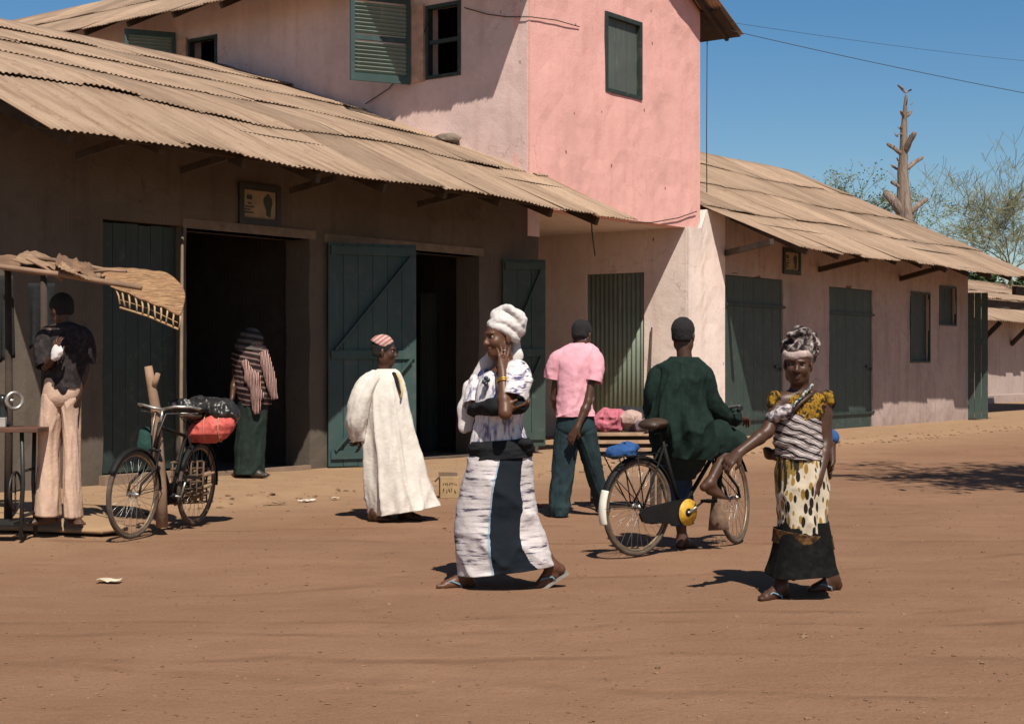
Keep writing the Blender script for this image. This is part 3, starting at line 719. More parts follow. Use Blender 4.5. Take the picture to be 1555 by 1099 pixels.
# side windows: one with an open louvred shutter, one small far one
def side_win(h, shutter_w, ang, mid=True):
    mb = MB(); u0, u1, z0, z1 = h; Pq = lambda u, d, z: W(TA0+d, -u, z)
    def bx(ua, ub, da, db, za, zb): mb.hexa([Pq(ua, db, za), Pq(ua, da, za), Pq(ub, da, za), Pq(ub, db, za), Pq(ua, db, zb), Pq(ua, da, zb), Pq(ub, da, zb), Pq(ub, db, zb)])
    t = 0.055
    for q in ((u0, u0+t, -0.02, 0.1, z0, z1), (u1-t, u1, -0.02, 0.1, z0, z1), (u0+t, u1-t, -0.02, 0.1, z1-t, z1), (u0+t, u1-t, -0.03, 0.1, z0, z0+t), (u0+t, u1-t, 0.0, 0.06, (z0+z1)/2-0.03, (z0+z1)/2+0.03)): bx(*q)
    uto(mb.build('window_frame', M['dkgreen'], tower))
    mb = MB(); bx2 = MB()
    mb.hexa([Pq(u1+0.02, 0.0, z0-0.02), Pq(u1+0.02, -0.05, z0-0.02), Pq(u1+0.30, -0.05, z0-0.02), Pq(u1+0.30, 0.0, z0-0.02), Pq(u1+0.02, 0.0, z1+.03), Pq(u1+0.02, -0.05, z1+.03), Pq(u1+0.30, -0.05, z1+.03), Pq(u1+0.30, 0.0, z1+.03)])
    uto(mb.build('window_surround', m_plain('surround_plaster', (0.50, 0.31, 0.22), 0.9), tower))
    # shutter leaf
    hp = np.array(W(TA0-0.06, -(u1+0.28), 0)); dv = np.array(W(-math.sin(ang), -math.cos(ang), 0)); ex = _n(dv); ey = np.cross((0, 0, 1), ex); ez = (0, 0, 1)
    s = MB(); Wd = shutter_w; zb_, zt_ = z0-0.05, z1+0.15; t = 0.07
    for (x0, x1, za, zb) in ((0, t, zb_, zt_), (Wd-t, Wd, zb_, zt_), (t, Wd-t, zb_, zb_+0.12), (t, Wd-t, zt_-0.10, zt_), (t, Wd-t, (zb_+zt_)/2-0.04, (zb_+zt_)/2+0.04)):
        s.frame_box(hp, ex, ey, ez, x0, x1, -0.022, 0.022, za, zb)
    sh = uto(s.build('shutter', M['blue_green'], tower))
    s = MB()
    for zz in np.arange(zb_+0.15, zt_-0.12, 0.062):
        if abs(zz-(zb_+zt_)/2) < 0.07: continue
        p = hp+np.array((0, 0, zz))
        s.frame_box(p, ex, _n(ey+np.array((0, 0, 0.9))), _n(np.array((0, 0, 1.0))-0.9*ey), t, Wd-t, -0.03, 0.03, -0.005, 0.005)
    uto(s.build('louvres', m_paint('louvre_paint', (0.17, 0.25, 0.21)), tower))
side_win(LW, 1.0, R(62)); side_win(LW2, 0.9, R(60))
# lower beam edge of the bridge: a thin pale lip
# ---------------------------------------------------------------- the store on the right
SN = -13.8
store = thing('store_building', 'low plastered store with closed dark doors under a rusty roof right of the pink house', 'store', W(31, SN, 0)); ust = under(store)
bu = lambda u: on_n(u, 500, SN)[0]
zA = on_n(1145, 421, SN)[1]; zB_ = on_n(1292, 438, SN)[1]
DA = (bu(1101), bu(1189), 0.05, zA); DB = (bu(1259), bu(1325), 0.05, zB_)
WC = (bu(1383), bu(1411), on_n(1397, 548, SN)[1], on_n(1397, 446, SN)[1]); WD = (bu(1427), bu(1451), on_n(1439, 492, SN)[1], on_n(1439, 437, SN)[1])
A_END = on_n(1470, 600, SN)[0]
ust(wall('wall', lambda u, d, z: W(u, SN-d, z), DA[0], A_END, -0.15, 4.1, [DA, DB, WC, WD], 0.35, M['store_wall_shaded'], store, seed=21, amp=0.022))
ust(wall('wall', lambda u, d, z: W(u, SN-d, z), EA+0.004, DA[0]-0.001, -0.15, 4.1, [], 0.35, M['pale'], store, seed=23, amp=0.015, top=lambda a: ZB+0.02 if a < 24.03 else 4.1))  # sunlit end of the same front, kept in the paler tone
a_door = (on_a(978, 600, EA)[0], on_a(891, 600, EA)[0]); zD = on_a(935, 415, EA)[1]
ust(wall('wall', lambda u, d, z: W(EA+d, -u, z), -SN+0.035, 24.0, -0.15, 3.76, [(-a_door[0], -a_door[1], 0.0, zD)], 0.35, M['pale'], store, seed=22, amp=0.006))
mb = MB(); mb.wbox(EA+0.4, A_END, -24, -23.7, -0.1, 3.9); mb.wbox(A_END-0.35, A_END, -23.7, SN-0.36, -0.1, 3.9); mb.wbox(19.2, EA, -24.3, -24, -0.1, 3.7)
ust(mb.build('back_wall', M['store_wall_shaded'], store))
# corrugated door in the passage wall
def corr_panel(P, u0, u1, z0, z1, mat, root, fin, name, pitch=0.095, amp=0.014):
    m = int((u1-u0)/pitch*8); V = []; Fq = []
    for j in range(2):
        for i in range(m+1):
            u = u0+(u1-u0)*i/m; V.append(P(u, 0.04+amp*math.cos(2*math.pi*u/pitch), (z0, z1)[j]))
    for i in range(m): Fq.append((i, i+1, m+2+i, m+1+i))
    o = np_mesh_obj(name, V, Fq, mat, root, True); md = o.modifiers.new('thickness', 'SOLIDIFY'); md.thickness = 0.003
    return fin(o)
corr_panel(lambda u, d, z: W(EA+d, -u, z), -a_door[0], -a_door[1], 0.05, zD, m_paint('pale_green_zinc', (0.20, 0.245, 0.19)), store, ust, 'door')
def plank_fill(h, name, mat, planks, d=0.06, tone=None):
    return panel_window(store, lambda u, dd, z: W(u, SN-d-dd, z), h[0]+0.01, h[1]-0.01, h[2]+0.005, h[3]-0.005, mat, ust, name, planks)
plank_fill(DA, 'door', M['green'], 6, 0.03); plank_fill(DB, 'door', M['green'], 5, 0.03)
plank_fill(WC, 'window', M['dkgreen'], 2, 0.07); plank_fill(WD, 'window', M['dkgreen'], 2, 0.07)
for h in (DA, DB):
    for zz in (h[2]+0.28, h[3]-0.55):
        mb = MB(); mb.wbox(h[0]+0.02, h[1]+0.09, SN-0.028, SN+0.012, zz, zz+0.05); ust(mb.build('hinge_strap', M['dkgreen'], store))
mb = MB()
for h in (WC, WD):
    mb.wbox(h[0]-0.04, h[0], SN-0.03, SN+0.02, h[2]-0.04, h[3]+0.04); mb.wbox(h[1], h[1]+0.04, SN-0.03, SN+0.02, h[2]-0.04, h[3]+0.04); mb.wbox(h[0], h[1], SN-0.03, SN+0.02, h[3], h[3]+0.04); mb.wbox(h[0], h[1], SN-0.03, SN+0.02, h[2]-0.04, h[2])
ust(mb.build('window_frame', M['dkgreen'], store))
def st_prof(n, a): return 3.39-0.004*(a-24)+0.025*math.sin(a*0.9)+0.467*(-12.2-n)
LST = 6.7*1.104
def skw(a, s): return a-0.55*min(1, s/2.2)*max(0, 1-(a-24.56)/4.0)
PS = lambda a, s: W(skw(a, s), -12.2-6.7*s/LST, st_prof(-12.2-6.7*s/LST, a))
PS2 = lambda a, s: W(a, -25.6+6.7*s/LST, st_prof(-12.2-6.7*s/LST, a))
A_R = 37.9
ust(zinc_roof('roof', PS, 24.58, A_R, LST, 4, M['zinc'], store, seed=31, ragged=0.07, lift=0.035))
ust(zinc_roof('roof', PS2, 24.75, A_R, LST, 3, M['zinc'], store, seed=32))
mb = MB()
for a in np.arange(25.0, A_R, 1.3): mb.bar(W(a, -12.3, st_prof(-12.3, a)-0.085), W(a, -18.8, st_prof(-18.8, a)-0.085), 0.06, 0.10)
for n in (-12.42, -13.3): mb.bar(W(24.7, n, st_prof(n, 24.7)-0.03), W(A_R-0.05, n, st_prof(n, A_R)-0.03), 0.06, 0.05)
ust(mb.build('rafters', M['dark_timber'], store))
for (u, v, u2, v2) in ((1103, 385, 1172, 356), (1245, 410, 1326, 386), (1368, 424, 1432, 404)):
    a, z = on_n(u, v, SN); mb = MB(); a2, z2 = on_n(u2, v2, -12.5)
    mb.bar(W(a, SN-0.05, z), W(a2, -12.5, st_prof(-12.5, a2)-0.07), 0.08, 0.10); ust(mb.build('eave_strut', M['dark_timber'], store))
for h in (DA, DB):
    zm = h[2]+1.25; mb = MB(); mb.wbox(h[1]-0.30, h[1]-0.06, SN-0.03, SN+0.006, zm, zm+0.045); mb.disc(np.array(W(h[1]-0.12, SN+0.02, zm-0.03)), NV, 0.035, 0.03, 16); ust(mb.build('hasp', M['black'], store))
    mb = MB(); mb.wbox(h[0]-0.01, h[1]+0.01, SN-0.20, SN-0.005, h[3], h[3]+0.05); ust(mb.build('lintel', M['timber'], store))
# plank leaf standing open at the store's far corner, dark boards closing the gap beyond it
leaf(store, A_END+0.03, SN-0.02, (0.92, -0.25), 0.47, 0.05, 3.1, M['green'], fin=ust, flip=1, braces=False)
mb = MB(); mb.wbox(A_END+0.05, A_R-0.1, -12.75, -12.65, 3.02, 3.22)
ust(mb.build('eave_board', M['dark_timber'], store))
# ---------------------------------------------------------------- far buildings on the right
def far_house(name, label, a0, a1, n0, n1, zw, zr, ov, rows=2):
    r = thing(name, label, 'house', W((a0+a1)/2, n0, 0)); f = under(r)
    f(wall('wall', lambda u, d, z: W(u, n0-d, z), a0, a1, -0.2, zw, [], 0.3, M['far_wall'], r, step=0.8, seed=a0))
    f(wall('wall', lambda u, d, z: W(a0+d, -u, z), -n0, -n1, -0.2, zw, [], 0.3, M['far_wall'], r, step=0.8, seed=a1))
    nm = (n0+n1)/2; L = math.hypot(n0+ov-nm, zr-zw+0.2)
    f(zinc_roof('roof', lambda a, s: W(a, n0+ov+(nm-n0-ov)*s/L, zw-0.1+(zr-zw+0.1)*s/L), a0-0.6, a1+0.6, L, rows, M['zinc_far'], r, seed=int(a0*7), pitch=0.2, amp=0.02, lift=0.05))
    f(zinc_roof('roof', lambda a, s: W(a, n1-ov+(nm-n1+ov)*s/L, zw-0.1+(zr-zw+0.1)*s/L), a0-0.6, a1+0.6, L, rows, M['zinc_far'], r, seed=int(a0*9), pitch=0.2, amp=0.02))
    return r, f
far1, ff = far_house('far_house', 'low house with dull pinkish wall glimpsed past the end of the store', 52, 78, -20.0, -28, 2.95, 4.9, 1.0)
for a in (54.2, 57.5, 61.0):
    mb = MB(); mb.bar(W(a, -19.98, 2.1), W(a, -19.2, 2.85), 0.12, 0.16); ff(mb.build('eave_strut', M['dark_timber'], far1))
mb = MB(); mb.wbox(51.8, 78, -20, -19.4, -0.2, 0.28); ff(mb.build('plinth', M['far_wall'], far1))
sh = thing('lean_to_shelter', 'open zinc lean-to roof with dark beam just past the far end of the store', 'shelter', W(45, -14, 0)); fs = under(sh)
fs(zinc_roof('roof', lambda a, s: W(a, -14.2-s, 3.05+0.22*s), 38.6, 52.5, 3.2, 2, M['zinc_far'], sh, seed=77, pitch=0.12, amp=0.014))
for a, n in ((39.5, -17.2), (52.2, -14.35), (52.2, -17.2)):
    mb = MB(); mb.bar(W(a, n, 0), W(a, n, 3.04+0.22*(-14.2-n)), 0.14, 0.14); fs(mb.build('post', M['dark_timber'], sh))
mb = MB(); mb.bar(W(38.7, -14.3, 2.93), W(52.4, -14.3, 2.93), 0.1, 0.2); fs(mb.build('beam', M['dark_timber'], sh))
far2, _f = far_house('far_house', 'grey roofed house farthest back, only its roof showing over the store', 66, 92, -36, -46, 4.6, 7.2, 0.8)

# ---------------------------------------------------------------- trees
def bare_tree(name, label, cat, base, height, seed, mat, spread=0.5, levels=5, leaf_mat=None, leaves=0, lean=(0, 0), r0=None, fork=1.2, group=None, twig=0.006, leaf_size=0.05, droop=0.0):
    rng = random.Random(seed); mb = MB(); tips = []
    r = thing(name, label, cat, base, 0, group)
    def grow(p, d, L, rad, lev):
        pts = [p]; rs = [rad]; n = 4 if lev > 1 else 3
        for i in range(n):
            d = _n(d+np.array([rng.gauss(0, .16), rng.gauss(0, .16), rng.gauss(0.02-droop*(levels-lev)*0.1, .10)])); p = p+d*L/n
            pts.append(p); rs.append(max(twig, rad*(1-0.42*(i+1)/n)))
            if lev <= levels-2 and rng.random() < 0.6 and lev > 0:
                sd = _n(d+spread*1.5*np.array([rng.gauss(0, 1), rng.gauss(0, 1), rng.gauss(0.2, .5)])); grow(p, sd, L*rng.uniform(.4, .7), rs[-1]*0.55, lev-1)
        mb.tube(pts, rs, 6 if rad > 0.05 else 4 if rad > .02 else 3, cap=False)
        if lev == 0: tips.append(pts); return
        for k in range(rng.choice((2, 3, 3))):
            sd = _n(d+spread*np.array([rng.gauss(0, 1), rng.gauss(0, 1), rng.gauss(0.15, .55)])); grow(p, sd, L*rng.uniform(.6, .85), rs[-1]*rng.uniform(.55, .8), lev-1)
    rad = r0 or height*0.03
    grow(np.zeros(3), _n((lean[0], lean[1], 1)), height*0.30, rad, levels)
    sc = height/max(max(v[2] for v in mb.v), 1e-3); mb.v = [(x*sc, y*sc, z*sc) for x, y, z in mb.v]
    mb.build('trunk', mat, r, True)
    if leaf_mat:
        lb = MB()
        for t in tips:
            for _ in range(leaves):
                c = np.array(rng.choice(t))*sc+np.array([rng.gauss(0, .12), rng.gauss(0, .12), rng.gauss(0, .1)])
                x = _n([rng.gauss(0, 1), rng.gauss(0, 1), rng.gauss(0, .6)]); y = _n(np.cross(x, [rng.gauss(0, 1), rng.gauss(0, 1), rng.gauss(0, 1)])); s = leaf_size*rng.uniform(.6, 1.4)
                lb.add([c-x*s, c+y*s*.45, c+x*s, c-y*s*.45], [(0, 1, 2, 3)])
        lb.build('crown', leaf_mat, r)
    return r
M['bark_pale'] = m_plain('pale_bark', (0.23, 0.225, 0.125), .9, .3, 2)
def m_leaf(name, c):
    t = NT(name); t.base(t.ramp(t.noise(1.2, 3), [(0.3, tuple(x*.65 for x in c)), (0.7, tuple(x*1.35 for x in c))])); t.rough(0.7); return t.m
M['leaf'] = m_leaf('dry_leaves', (0.12, 0.155, 0.055)); M['leaf2'] = m_leaf('green_leaves', (0.055, 0.085, 0.03))
def at(u, Y): return np.array(((u-CU)*Y/F_PX, Y, 0.0))
bare_tree('bare_tree', 'spreading grey leafless tree at the right edge behind the store roof', 'tree', at(1590, 70), 11.2, 5, M['bark_pale'], 0.55, 6, None, 0, r0=0.22, twig=0.008, leaf_size=0.05, lean=(-0.1, 0))
bare_tree('thin_tree', 'thin greenish tree rising behind the store ridge, left of the lopped trunk', 'tree', at(1262, 66), 10.0, 9, M['bark_pale'], 0.40, 5, M['leaf'], 9, r0=0.16, twig=0.009, leaf_size=0.06)
bare_tree('thin_tree', 'small bushy bare tree right beside the lopped trunk', 'tree', at(1322, 68), 8.9, 14, M['bark_pale'], 0.42, 5, M['leaf'], 10, r0=0.15, twig=0.009, leaf_size=0.06)
for k, (u, Y, h, lab) in enumerate(((1520, 82, 6.6, 'round green bush under the spreading leafless tree'), (1556, 78, 6.9, 'green bush at the very right edge over the grey roof'), (1490, 88, 5.9, 'low green bush just showing over the end of the store roof'))):
    bare_tree('green_bush', lab, 'bush', at(u, Y), h, 30+k, M['bark_grey'], 0.7, 4, M['leaf2'], 40, r0=0.18, leaf_size=0.17, group='green bushes behind the store')
shade_t = bare_tree('shade_tree', 'tall feathery tree beyond the right edge whose shadow falls across the road', 'tree', (8.8, 12.3, 0), 10.5, 43, M['bark_grey'], 0.9, 6, M['leaf2'], 1, r0=0.20, twig=0.007, leaf_size=0.12, lean=(-0.30, 0.12))
def m_dead():
    t = NT('dead_wood'); a = t.noise(1.0, 6, 0.7, vec=t.mapping((7, 7, 0.9)), dist=.5); b = t.noise(3, 5)
    c = t.ramp(a, [(0.32, (0.06, 0.044, 0.034)), (0.48, (0.20, 0.145, 0.112)), (0.66, (0.32, 0.245, 0.195))]); t.base(t.mixc(t.ramp(b, [(.45, 0), (.7, .5)]), c, (0.26, 0.20, 0.16))); t.rough(.95); t.bump(a, 1.0, .08); return t.m
M['dead'] = m_dead()
# the lopped trunk: stubs of sawn limbs all the way up
lop = thing('lopped_tree', 'tall lopped dead trunk with sawn limb stubs standing above the store roof', 'tree', at(1374, 60), 0)
def LP(u, v, dy=0): return PX(u, v, 60+dy)-np.array(lop.location)
mb = MB(); rng = random.Random(4)
trunk = [(1376, 480), (1374, 330), (1372, 290), (1370, 255), (1373, 225), (1372, 190), (1375, 165), (1376, 140)]
rr = [0.42, 0.36, 0.24, 0.20, 0.155, 0.125, 0.08, 0.055]
mb.tube([LP(u, v) for u, v in trunk], rr, 12)
for pts, r0, r1 in (([(1374, 332), (1358, 305), (1342, 290)], .36, .20), ([(1378, 328), (1392, 312), (1411, 300)], .22, .12), ([(1376, 258), (1388, 246), (1403, 238)], .17, .08), ([(1371, 236), (1360, 226), (1345, 217)], .17, .09), ([(1373, 235), (1381, 215), (1391, 199)], .22, .14), ([(1376, 142), (1369, 134), (1363, 129)], .10, .07), ([(1376, 141), (1381, 138), (1384, 136)], .08, .06), ([(1373, 180), (1380, 173), (1385, 168)], .11, .08), ([(1372, 178), (1369, 172), (1368, 169)], .10, .08), ([(1371, 205), (1366, 203), (1362, 205)], .05, .04), ([(1370, 262), (1362, 256), (1353, 253)], .09, .05), ([(1370, 288), (1360, 280), (1352, 275)], .14, .09), ([(1372, 205), (1368, 196), (1367, 192)], .08, .07), ([(1374, 225), (1380, 210), (1382, 205)], .06, .03), ([(1369, 250), (1363, 243), (1362, 239)], .06, .05)):
    pp = [LP(u, v, -0.25*i*rng.choice((-1, 1))) for i, (u, v) in enumerate(pts)]
    mb.tube(pp, [r0*.68, (r0+r1)*.34, r1*.8], 9)
for u, v, du, dv in ((1360, 253, -9, -4), (1388, 246, 9, -6), (1364, 208, -6, -7), (1381, 160, 6, -6), (1368, 196, -5, -3), (1352, 292, -8, -8), (1402, 305, 8, -6), (1376, 150, -5, -3), (1371, 270, -6, -5)):
    mb.tube([LP(u, v), LP(u+du*.6, v+dv*.3), LP(u+du, v+dv)], [.035, .025, .012], 5)
lo_ = mb.build('trunk', M['dead'], lop, True)
md = lo_.modifiers.new('sub', 'SUBSURF'); md.levels = 1; md.render_levels = 2
tx = bpy.data.textures.new('knots', 'CLOUDS'); tx.noise_scale = 0.22; dm = lo_.modifiers.new('knots', 'DISPLACE'); dm.texture = tx; dm.strength = 0.07; dm.mid_level = 0.5

# ---------------------------------------------------------------- wires
def wire(label, pts, r=0.012, name='power_line', cat='wire', group=None):
    mb = MB(); c = np.mean(pts, axis=0); mb.tube([np.array(p)-c for p in pts], r, 5); return tag(mb.build(name, M['wire'], None, True, tuple(c)), label, cat, group)
def sag(p, q, s, n=14):
    p, q = np.array(p), np.array(q); return [p+(q-p)*t-np.array((0, 0, s*4*t*(1-t))) for t in np.linspace(0, 1, n)]
pA = np.array(W(TA1+0.02, TN+0.03, 7.46))
wire('thin upper power line running right from the pink house eave across the sky', sag(pA, PX(1700, 105, 45), 0.10), 0.004, group='power lines')
wire('lower power line sagging from the pink house eave to the right edge', sag(pA-np.array((0, 0, 0.10)), PX(1700, 168, 30), 0.06), 0.0065, group='power lines')
wire('thin wire hanging straight down the right corner of the pink house', [np.array(W(TA1+0.18, TN+0.04, 7.1)), np.array(W(TA1+0.14, TN+0.05, 5.4)), np.array(W(TA1+0.15, TN+0.05, 4.4))], 0.009, 'cable')
wire('cable looped along the lower edge of the pink wall beside the shop roof end', [np.array(W(*p)) for p in [(on_n(955, 338, TN+.04)[0], TN+.04, on_n(955, 338, TN+.04)[1]), (on_n(990, 338, TN+.04)[0], TN+.04, on_n(990, 338, TN+.04)[1]), (on_n(1030, 331, TN+.04)[0], TN+.04, on_n(1030, 331, TN+.04)[1]), (on_n(1058, 321, TN+.04)[0], TN+.04, on_n(1058, 321, TN+.04)[1])]], 0.009, 'cable')
def lw(pts, a=TA0-0.03): return [np.array(W(a, *on_a(u, v, a))) for u, v in pts]
wire('cable drooping down the side wall of the pink house past the shutter', lw([(655, 20), (640, 60), (622, 100), (590, 135), (555, 158)]), 0.008, 'cable')
wire('cable strung across the top of the pink house corner', [np.array(W(TA0-0.03, *on_a(u, v, TA0-0.03))) for u, v in [(705, 12), (740, 22), (770, 26), (800, 26)]]+[np.array(W(on_n(u, v, TN+.03)[0], TN+.03, on_n(u, v, TN+.03)[1])) for u, v in [(806, 26), (845, 31), (880, 41)]], 0.008, 'cable')
ra = [np.array(W(*(lambda a, z, n: (a, n, z))(*on_n(u, v, -13.2), -13.2))) for u, v in ()]
a_, z_ = on_n(872, 345, -13.0); wire('stiff rod dangling by a cord under the end of the shop eave', [np.array(W(a_, -12.7, 3.6)), np.array(W(a_+.02, -12.7, 3.3)), np.array(W(a_+.10, -12.7, 2.95))], 0.010, 'hanging_rod', 'rod')

# a loose stone block holding the shop roof down
a_ = 17.2; 
bs = None
for (u, v) in ((681, 216),):
    best = None
    for a_ in np.arange(15, 19.4, .05):
        for s in np.arange(0.5, 6, .1):
            p = PR(a_, s); uu = CU+F_PX*p.x/p.y; vv = CV-F_PX*(p.z-CAMH)/p.y; d = (uu-u)**2+(vv-v)**2
            if best is None or d < best[0]: best = (d, p)
    mb = MB(); ico(mb, (0, 0, 0), 0.15, 2, 0.12, (1.5, 0.8, 0.5)); tag(mb.build('stone', m_plain('grey_stone', (0.17, 0.13, 0.10), 0.95, 0.3, 8, 0.8), None, False, best[1]+Vector((0, 0, 0.07))), 'flat brown stone lying on the shop roof below the pink wall', 'stone')

# ---------------------------------------------------------------- framed painted notices on the walls
def notice(label, u0, v0, u1, v1, n, flip=1):
    a0, z1 = on_n(u0, v0, n); a1, z0 = on_n(u1, v1, n)
    z1b = on_n(u1, v0, n)[1]
    r = thing('wall_notice', label, 'sign', W((a0+a1)/2, n, (z0+z1)/2), math.atan2(0.8, 0.6)); w_, h_ = (a1-a0)/2, (z1-z0)/2
    mb = MB(); mb.box(-w_, w_, -0.012, 0.004, -h_, h_); mb.build('board', m_plain('notice_board', (0.27, 0.21, 0.14), 0.9), r)
    mb = MB(); t = 0.045*w_/0.35
    for b in ((-w_-t, w_+t, h_-t, h_+t), (-w_-t, w_+t, -h_-t, -h_+t), (-w_-t, -w_+t, -h_+t, h_-t), (w_-t, w_+t, -h_+t, h_-t)): mb.box(b[0], b[1], -0.03, -0.004, b[2], b[3])
    mb.build('frame', M['black'], r)
    ink = m_plain('ink', (0.03, 0.05, 0.045), 0.9, 0.2, bump=0)
    mb = MB()   # dark standing figure shape on the right of the board
    cx = 0.45*w_; pts = [(-.10, -.62), (-.09, -.30), (-.20, .0), (-.26, .30), (-.20, .48), (-.08, .55), (-.06, .68), (.06, .68), (.08, .55), (.20, .45), (.24, .15), (.17, -.15), (.13, -.62), (.05, -.70), (-.02, -.60)]
    sx, sy = w_*1.0, h_*1.0
    vs_ = [(cx+x*sx, -0.0165, y*sy) for x, y in pts]; mb.add(vs_+[(x, -0.013, z) for x, _, z in vs_], [tuple(range(len(pts)))]+[(i, (i+1) % len(pts), len(pts)+(i+1) % len(pts), len(pts)+i) for i in range(len(pts))])
    mb.build('printed_figure', ink, r)
    mb = MB(); rng = random.Random(3)
    mb.box(-.70*w_, -.42*w_, -0.0165, -0.013, .26*h_, .52*h_)
    for row, (xa, xb) in zip((.04, -.16, -.33, -.50), ((-.64, -.48), (-.78, -.36), (-.80, -.52), (-.82, -.40))):
        x = xa
        while x < xb:
            d = rng.uniform(.05, .12); mb.box(x*w_, (x+d)*w_, -0.0165, -0.013, (row-.045)*h_, (row+.045)*h_); x += d+.025
    mb.build('lettering', ink, r)
    return r
notice('framed notice with a dark figure on the brown shop wall above the open doorway', 365, 282, 421, 340, FN+0.006)
notice('small framed notice under the eave between the two store doors', 1190, 379, 1213, 415, SN+0.006)

# ---------------------------------------------------------------- bicycles
def m_metal(name, c, rough=0.35): 
    t = NT(name); t.base(t.ramp(t.noise(12, 4), [(0.35, tuple(x*.6 for x in c)), (0.65, c)])); t.rough(t.ramp(t.noise(20, 3), [(0.3, rough*.7), (0.7, min(1, rough*1.8))])); t.bsdf.inputs['Metallic'].default_value = 0.85; return t.m
M['chrome'] = m_metal('worn_chrome', (0.55, 0.52, 0.48)); M['tyre'] = m_plain('dusty_tyre', (0.085, 0.062, 0.045), 0.95, 0.35, 20)
M['bike_black'] = m_plain('black_enamel', (0.012, 0.012, 0.012), 0.6, 0.3, spec=0.15); M['leather'] = m_plain('brown_leather', (0.045, 0.026, 0.017), 0.55)
M['white_paint'] = m_plain('white_paint', (0.72, 0.68, 0.58), 0.6, 0.12); M['rim_rust'] = m_metal('rusty_rim', (0.36, 0.26, 0.18), 0.5)
def bicycle(label, p_rear, p_front, steer=0.0, lean=0.0, group='bicycles', flap=False, white_tail=True, yellow=False, crank_angle=0.6, kick=False):
    """local frame: x runs forward from the rear hub's ground point, z up"""
    pr, pf = np.array(p_rear), np.array(p_front); d = pf-pr; WB = np.linalg.norm(d); yaw = math.atan2(d[1], d[0])
    r = thing('bicycle', label, 'bicycle', (pr[0], pr[1], pr[2]), yaw, group); r.rotation_euler = (lean, 0, yaw)
    RW, rt = 0.349, 0.019; H = RW
    rear = np.array((0, 0, H)); front = np.array((WB, 0, H)); bb = np.array((0.46, 0, 0.29)); seat = np.array((0.255, 0, 0.83)); 
    h_top = np.array((WB-0.345, 0, 0.90)); h_bot = np.array((WB-0.285, 0, 0.70)); ax = _n(h_top-h_bot)
    def st(p):   # steering rotates about the head tube
        p = np.asarray(p, float)-h_bot; k = ax; c, s = math.cos(steer), math.sin(steer)
        return h_bot+p*c+np.cross(k, p)*s+k*np.dot(k, p)*(1-c)
    fr = MB(); t = 0.0145
    fr.tube([bb, seat-np.array((0, 0, .02))], 0.0155, 10); fr.tube([h_bot+ax*.03, bb], 0.0165, 10); fr.tube([h_top-ax*.03, seat-np.array((-.01, 0, .06))], t, 10); fr.tube([h_bot, h_top], 0.019, 10)
    for q in (1, -1):
        fr.tube([bb+np.array((-.03, q*.03, 0)), rear+np.array((0, q*.058, 0))], 0.010, 8); fr.tube([seat+np.array((0, q*.015, -.06)), rear+np.array((0, q*.058, 0))], 0.008, 8)
    fr.disc(bb, (0, 1, 0), 0.024, 0.08, 16)
    fr.build('frame', M['bike_black'], r, True)
    fk = MB()
    for q in (1, -1):
        fk.tube([st(h_bot+np.array((0, q*.042, -.02))), st(h_bot+np.array((.055, q*.050, -.16))), st(front+np.array((-.03, q*.052, .08))), st(front+np.array((0, q*.052, 0)))], 0.0105, 8)
    fk.tube([st(h_bot+np.array((0, -.05, -.02))), st(h_bot+np.array((0, .05, -.02)))], 0.013, 8)
    fk.build('fork', M['bike_black'], r, True)
    def wheel(c, T):
        mb = MB(); cc = T(c); axw = _n(T(c+np.array((0, 1, 0)))-T(c)); e1 = _n(T(c+np.array((1, 0, 0)))-T(c))
        mb.ring(cc, axw, RW-rt, rt, 64, 10, e1); o = mb.build('wheel', M['tyre'], r, True)
        m2 = MB(); m2.ring(cc, axw, RW-2*rt-0.004, 0.011, 64, 8, e1); m2.build('rim', M['rim_rust'], o, True)
        m2 = MB(); e2 = np.cross(axw, e1)
        for i in range(32):
            a_ = 2*math.pi*i/32; b_ = a_+(0.55 if i % 4 < 2 else -0.55); sd = axw*(0.028 if i % 2 else -0.028)
            m2.tube([cc+sd+0.018*(math.cos(b_)*e1+math.sin(b_)*e2), cc+(RW-2*rt-.006)*(math.cos(a_)*e1+math.sin(a_)*e2)], 0.0016, 4)
        m2.build('spokes', M['chrome'], o, True)
        m2 = MB(); m2.tube([cc-axw*.055, cc+axw*.055], 0.014, 12); m2.disc(cc+axw*.03, axw, 0.026, 0.006); m2.disc(cc-axw*.03, axw, 0.026, 0.006); m2.build('hub', M['chrome'], o, True)
    I_ = lambda p: np.asarray(p, float)
    wheel(rear, I_); wheel(front, st)
    def guard(c, T, a0, a1, name, mat, wdt=0.032, rad=RW+0.016):
        m = MB(); vs = []; fs = []; n = 26; prof = [(-wdt, -.016), (-wdt*.8, -.003), (-wdt*.3, .005), (wdt*.3, .005), (wdt*.8, -.003), (wdt, -.016)]
        for i in range(n+1):
            a_ = a0+(a1-a0)*i/n
            for (y, dr) in prof: vs.append(T(c+np.array(((rad+dr)*math.cos(a_), y, (rad+dr)*math.sin(a_)))))
        K = len(prof)
        for i in range(n):
            for k in range(K-1): fs.append((i*K+k, i*K+k+1, (i+1)*K+k+1, (i+1)*K+k))
        m.add(vs, fs); o = m.build(name, mat, r, True); md = o.modifiers.new('t', 'SOLIDIFY'); md.thickness = 0.002; return o
    g1 = guard(rear, I_, R(25), R(185), 'mudguard', M['bike_black'])
    if white_tail: guard(rear, I_, R(158), R(196), 'tail_patch', M['white_paint'], 0.035, RW+0.022)
    guard(front, st, R(30), R(178), 'mudguard', M['bike_black'])
    mb = MB()
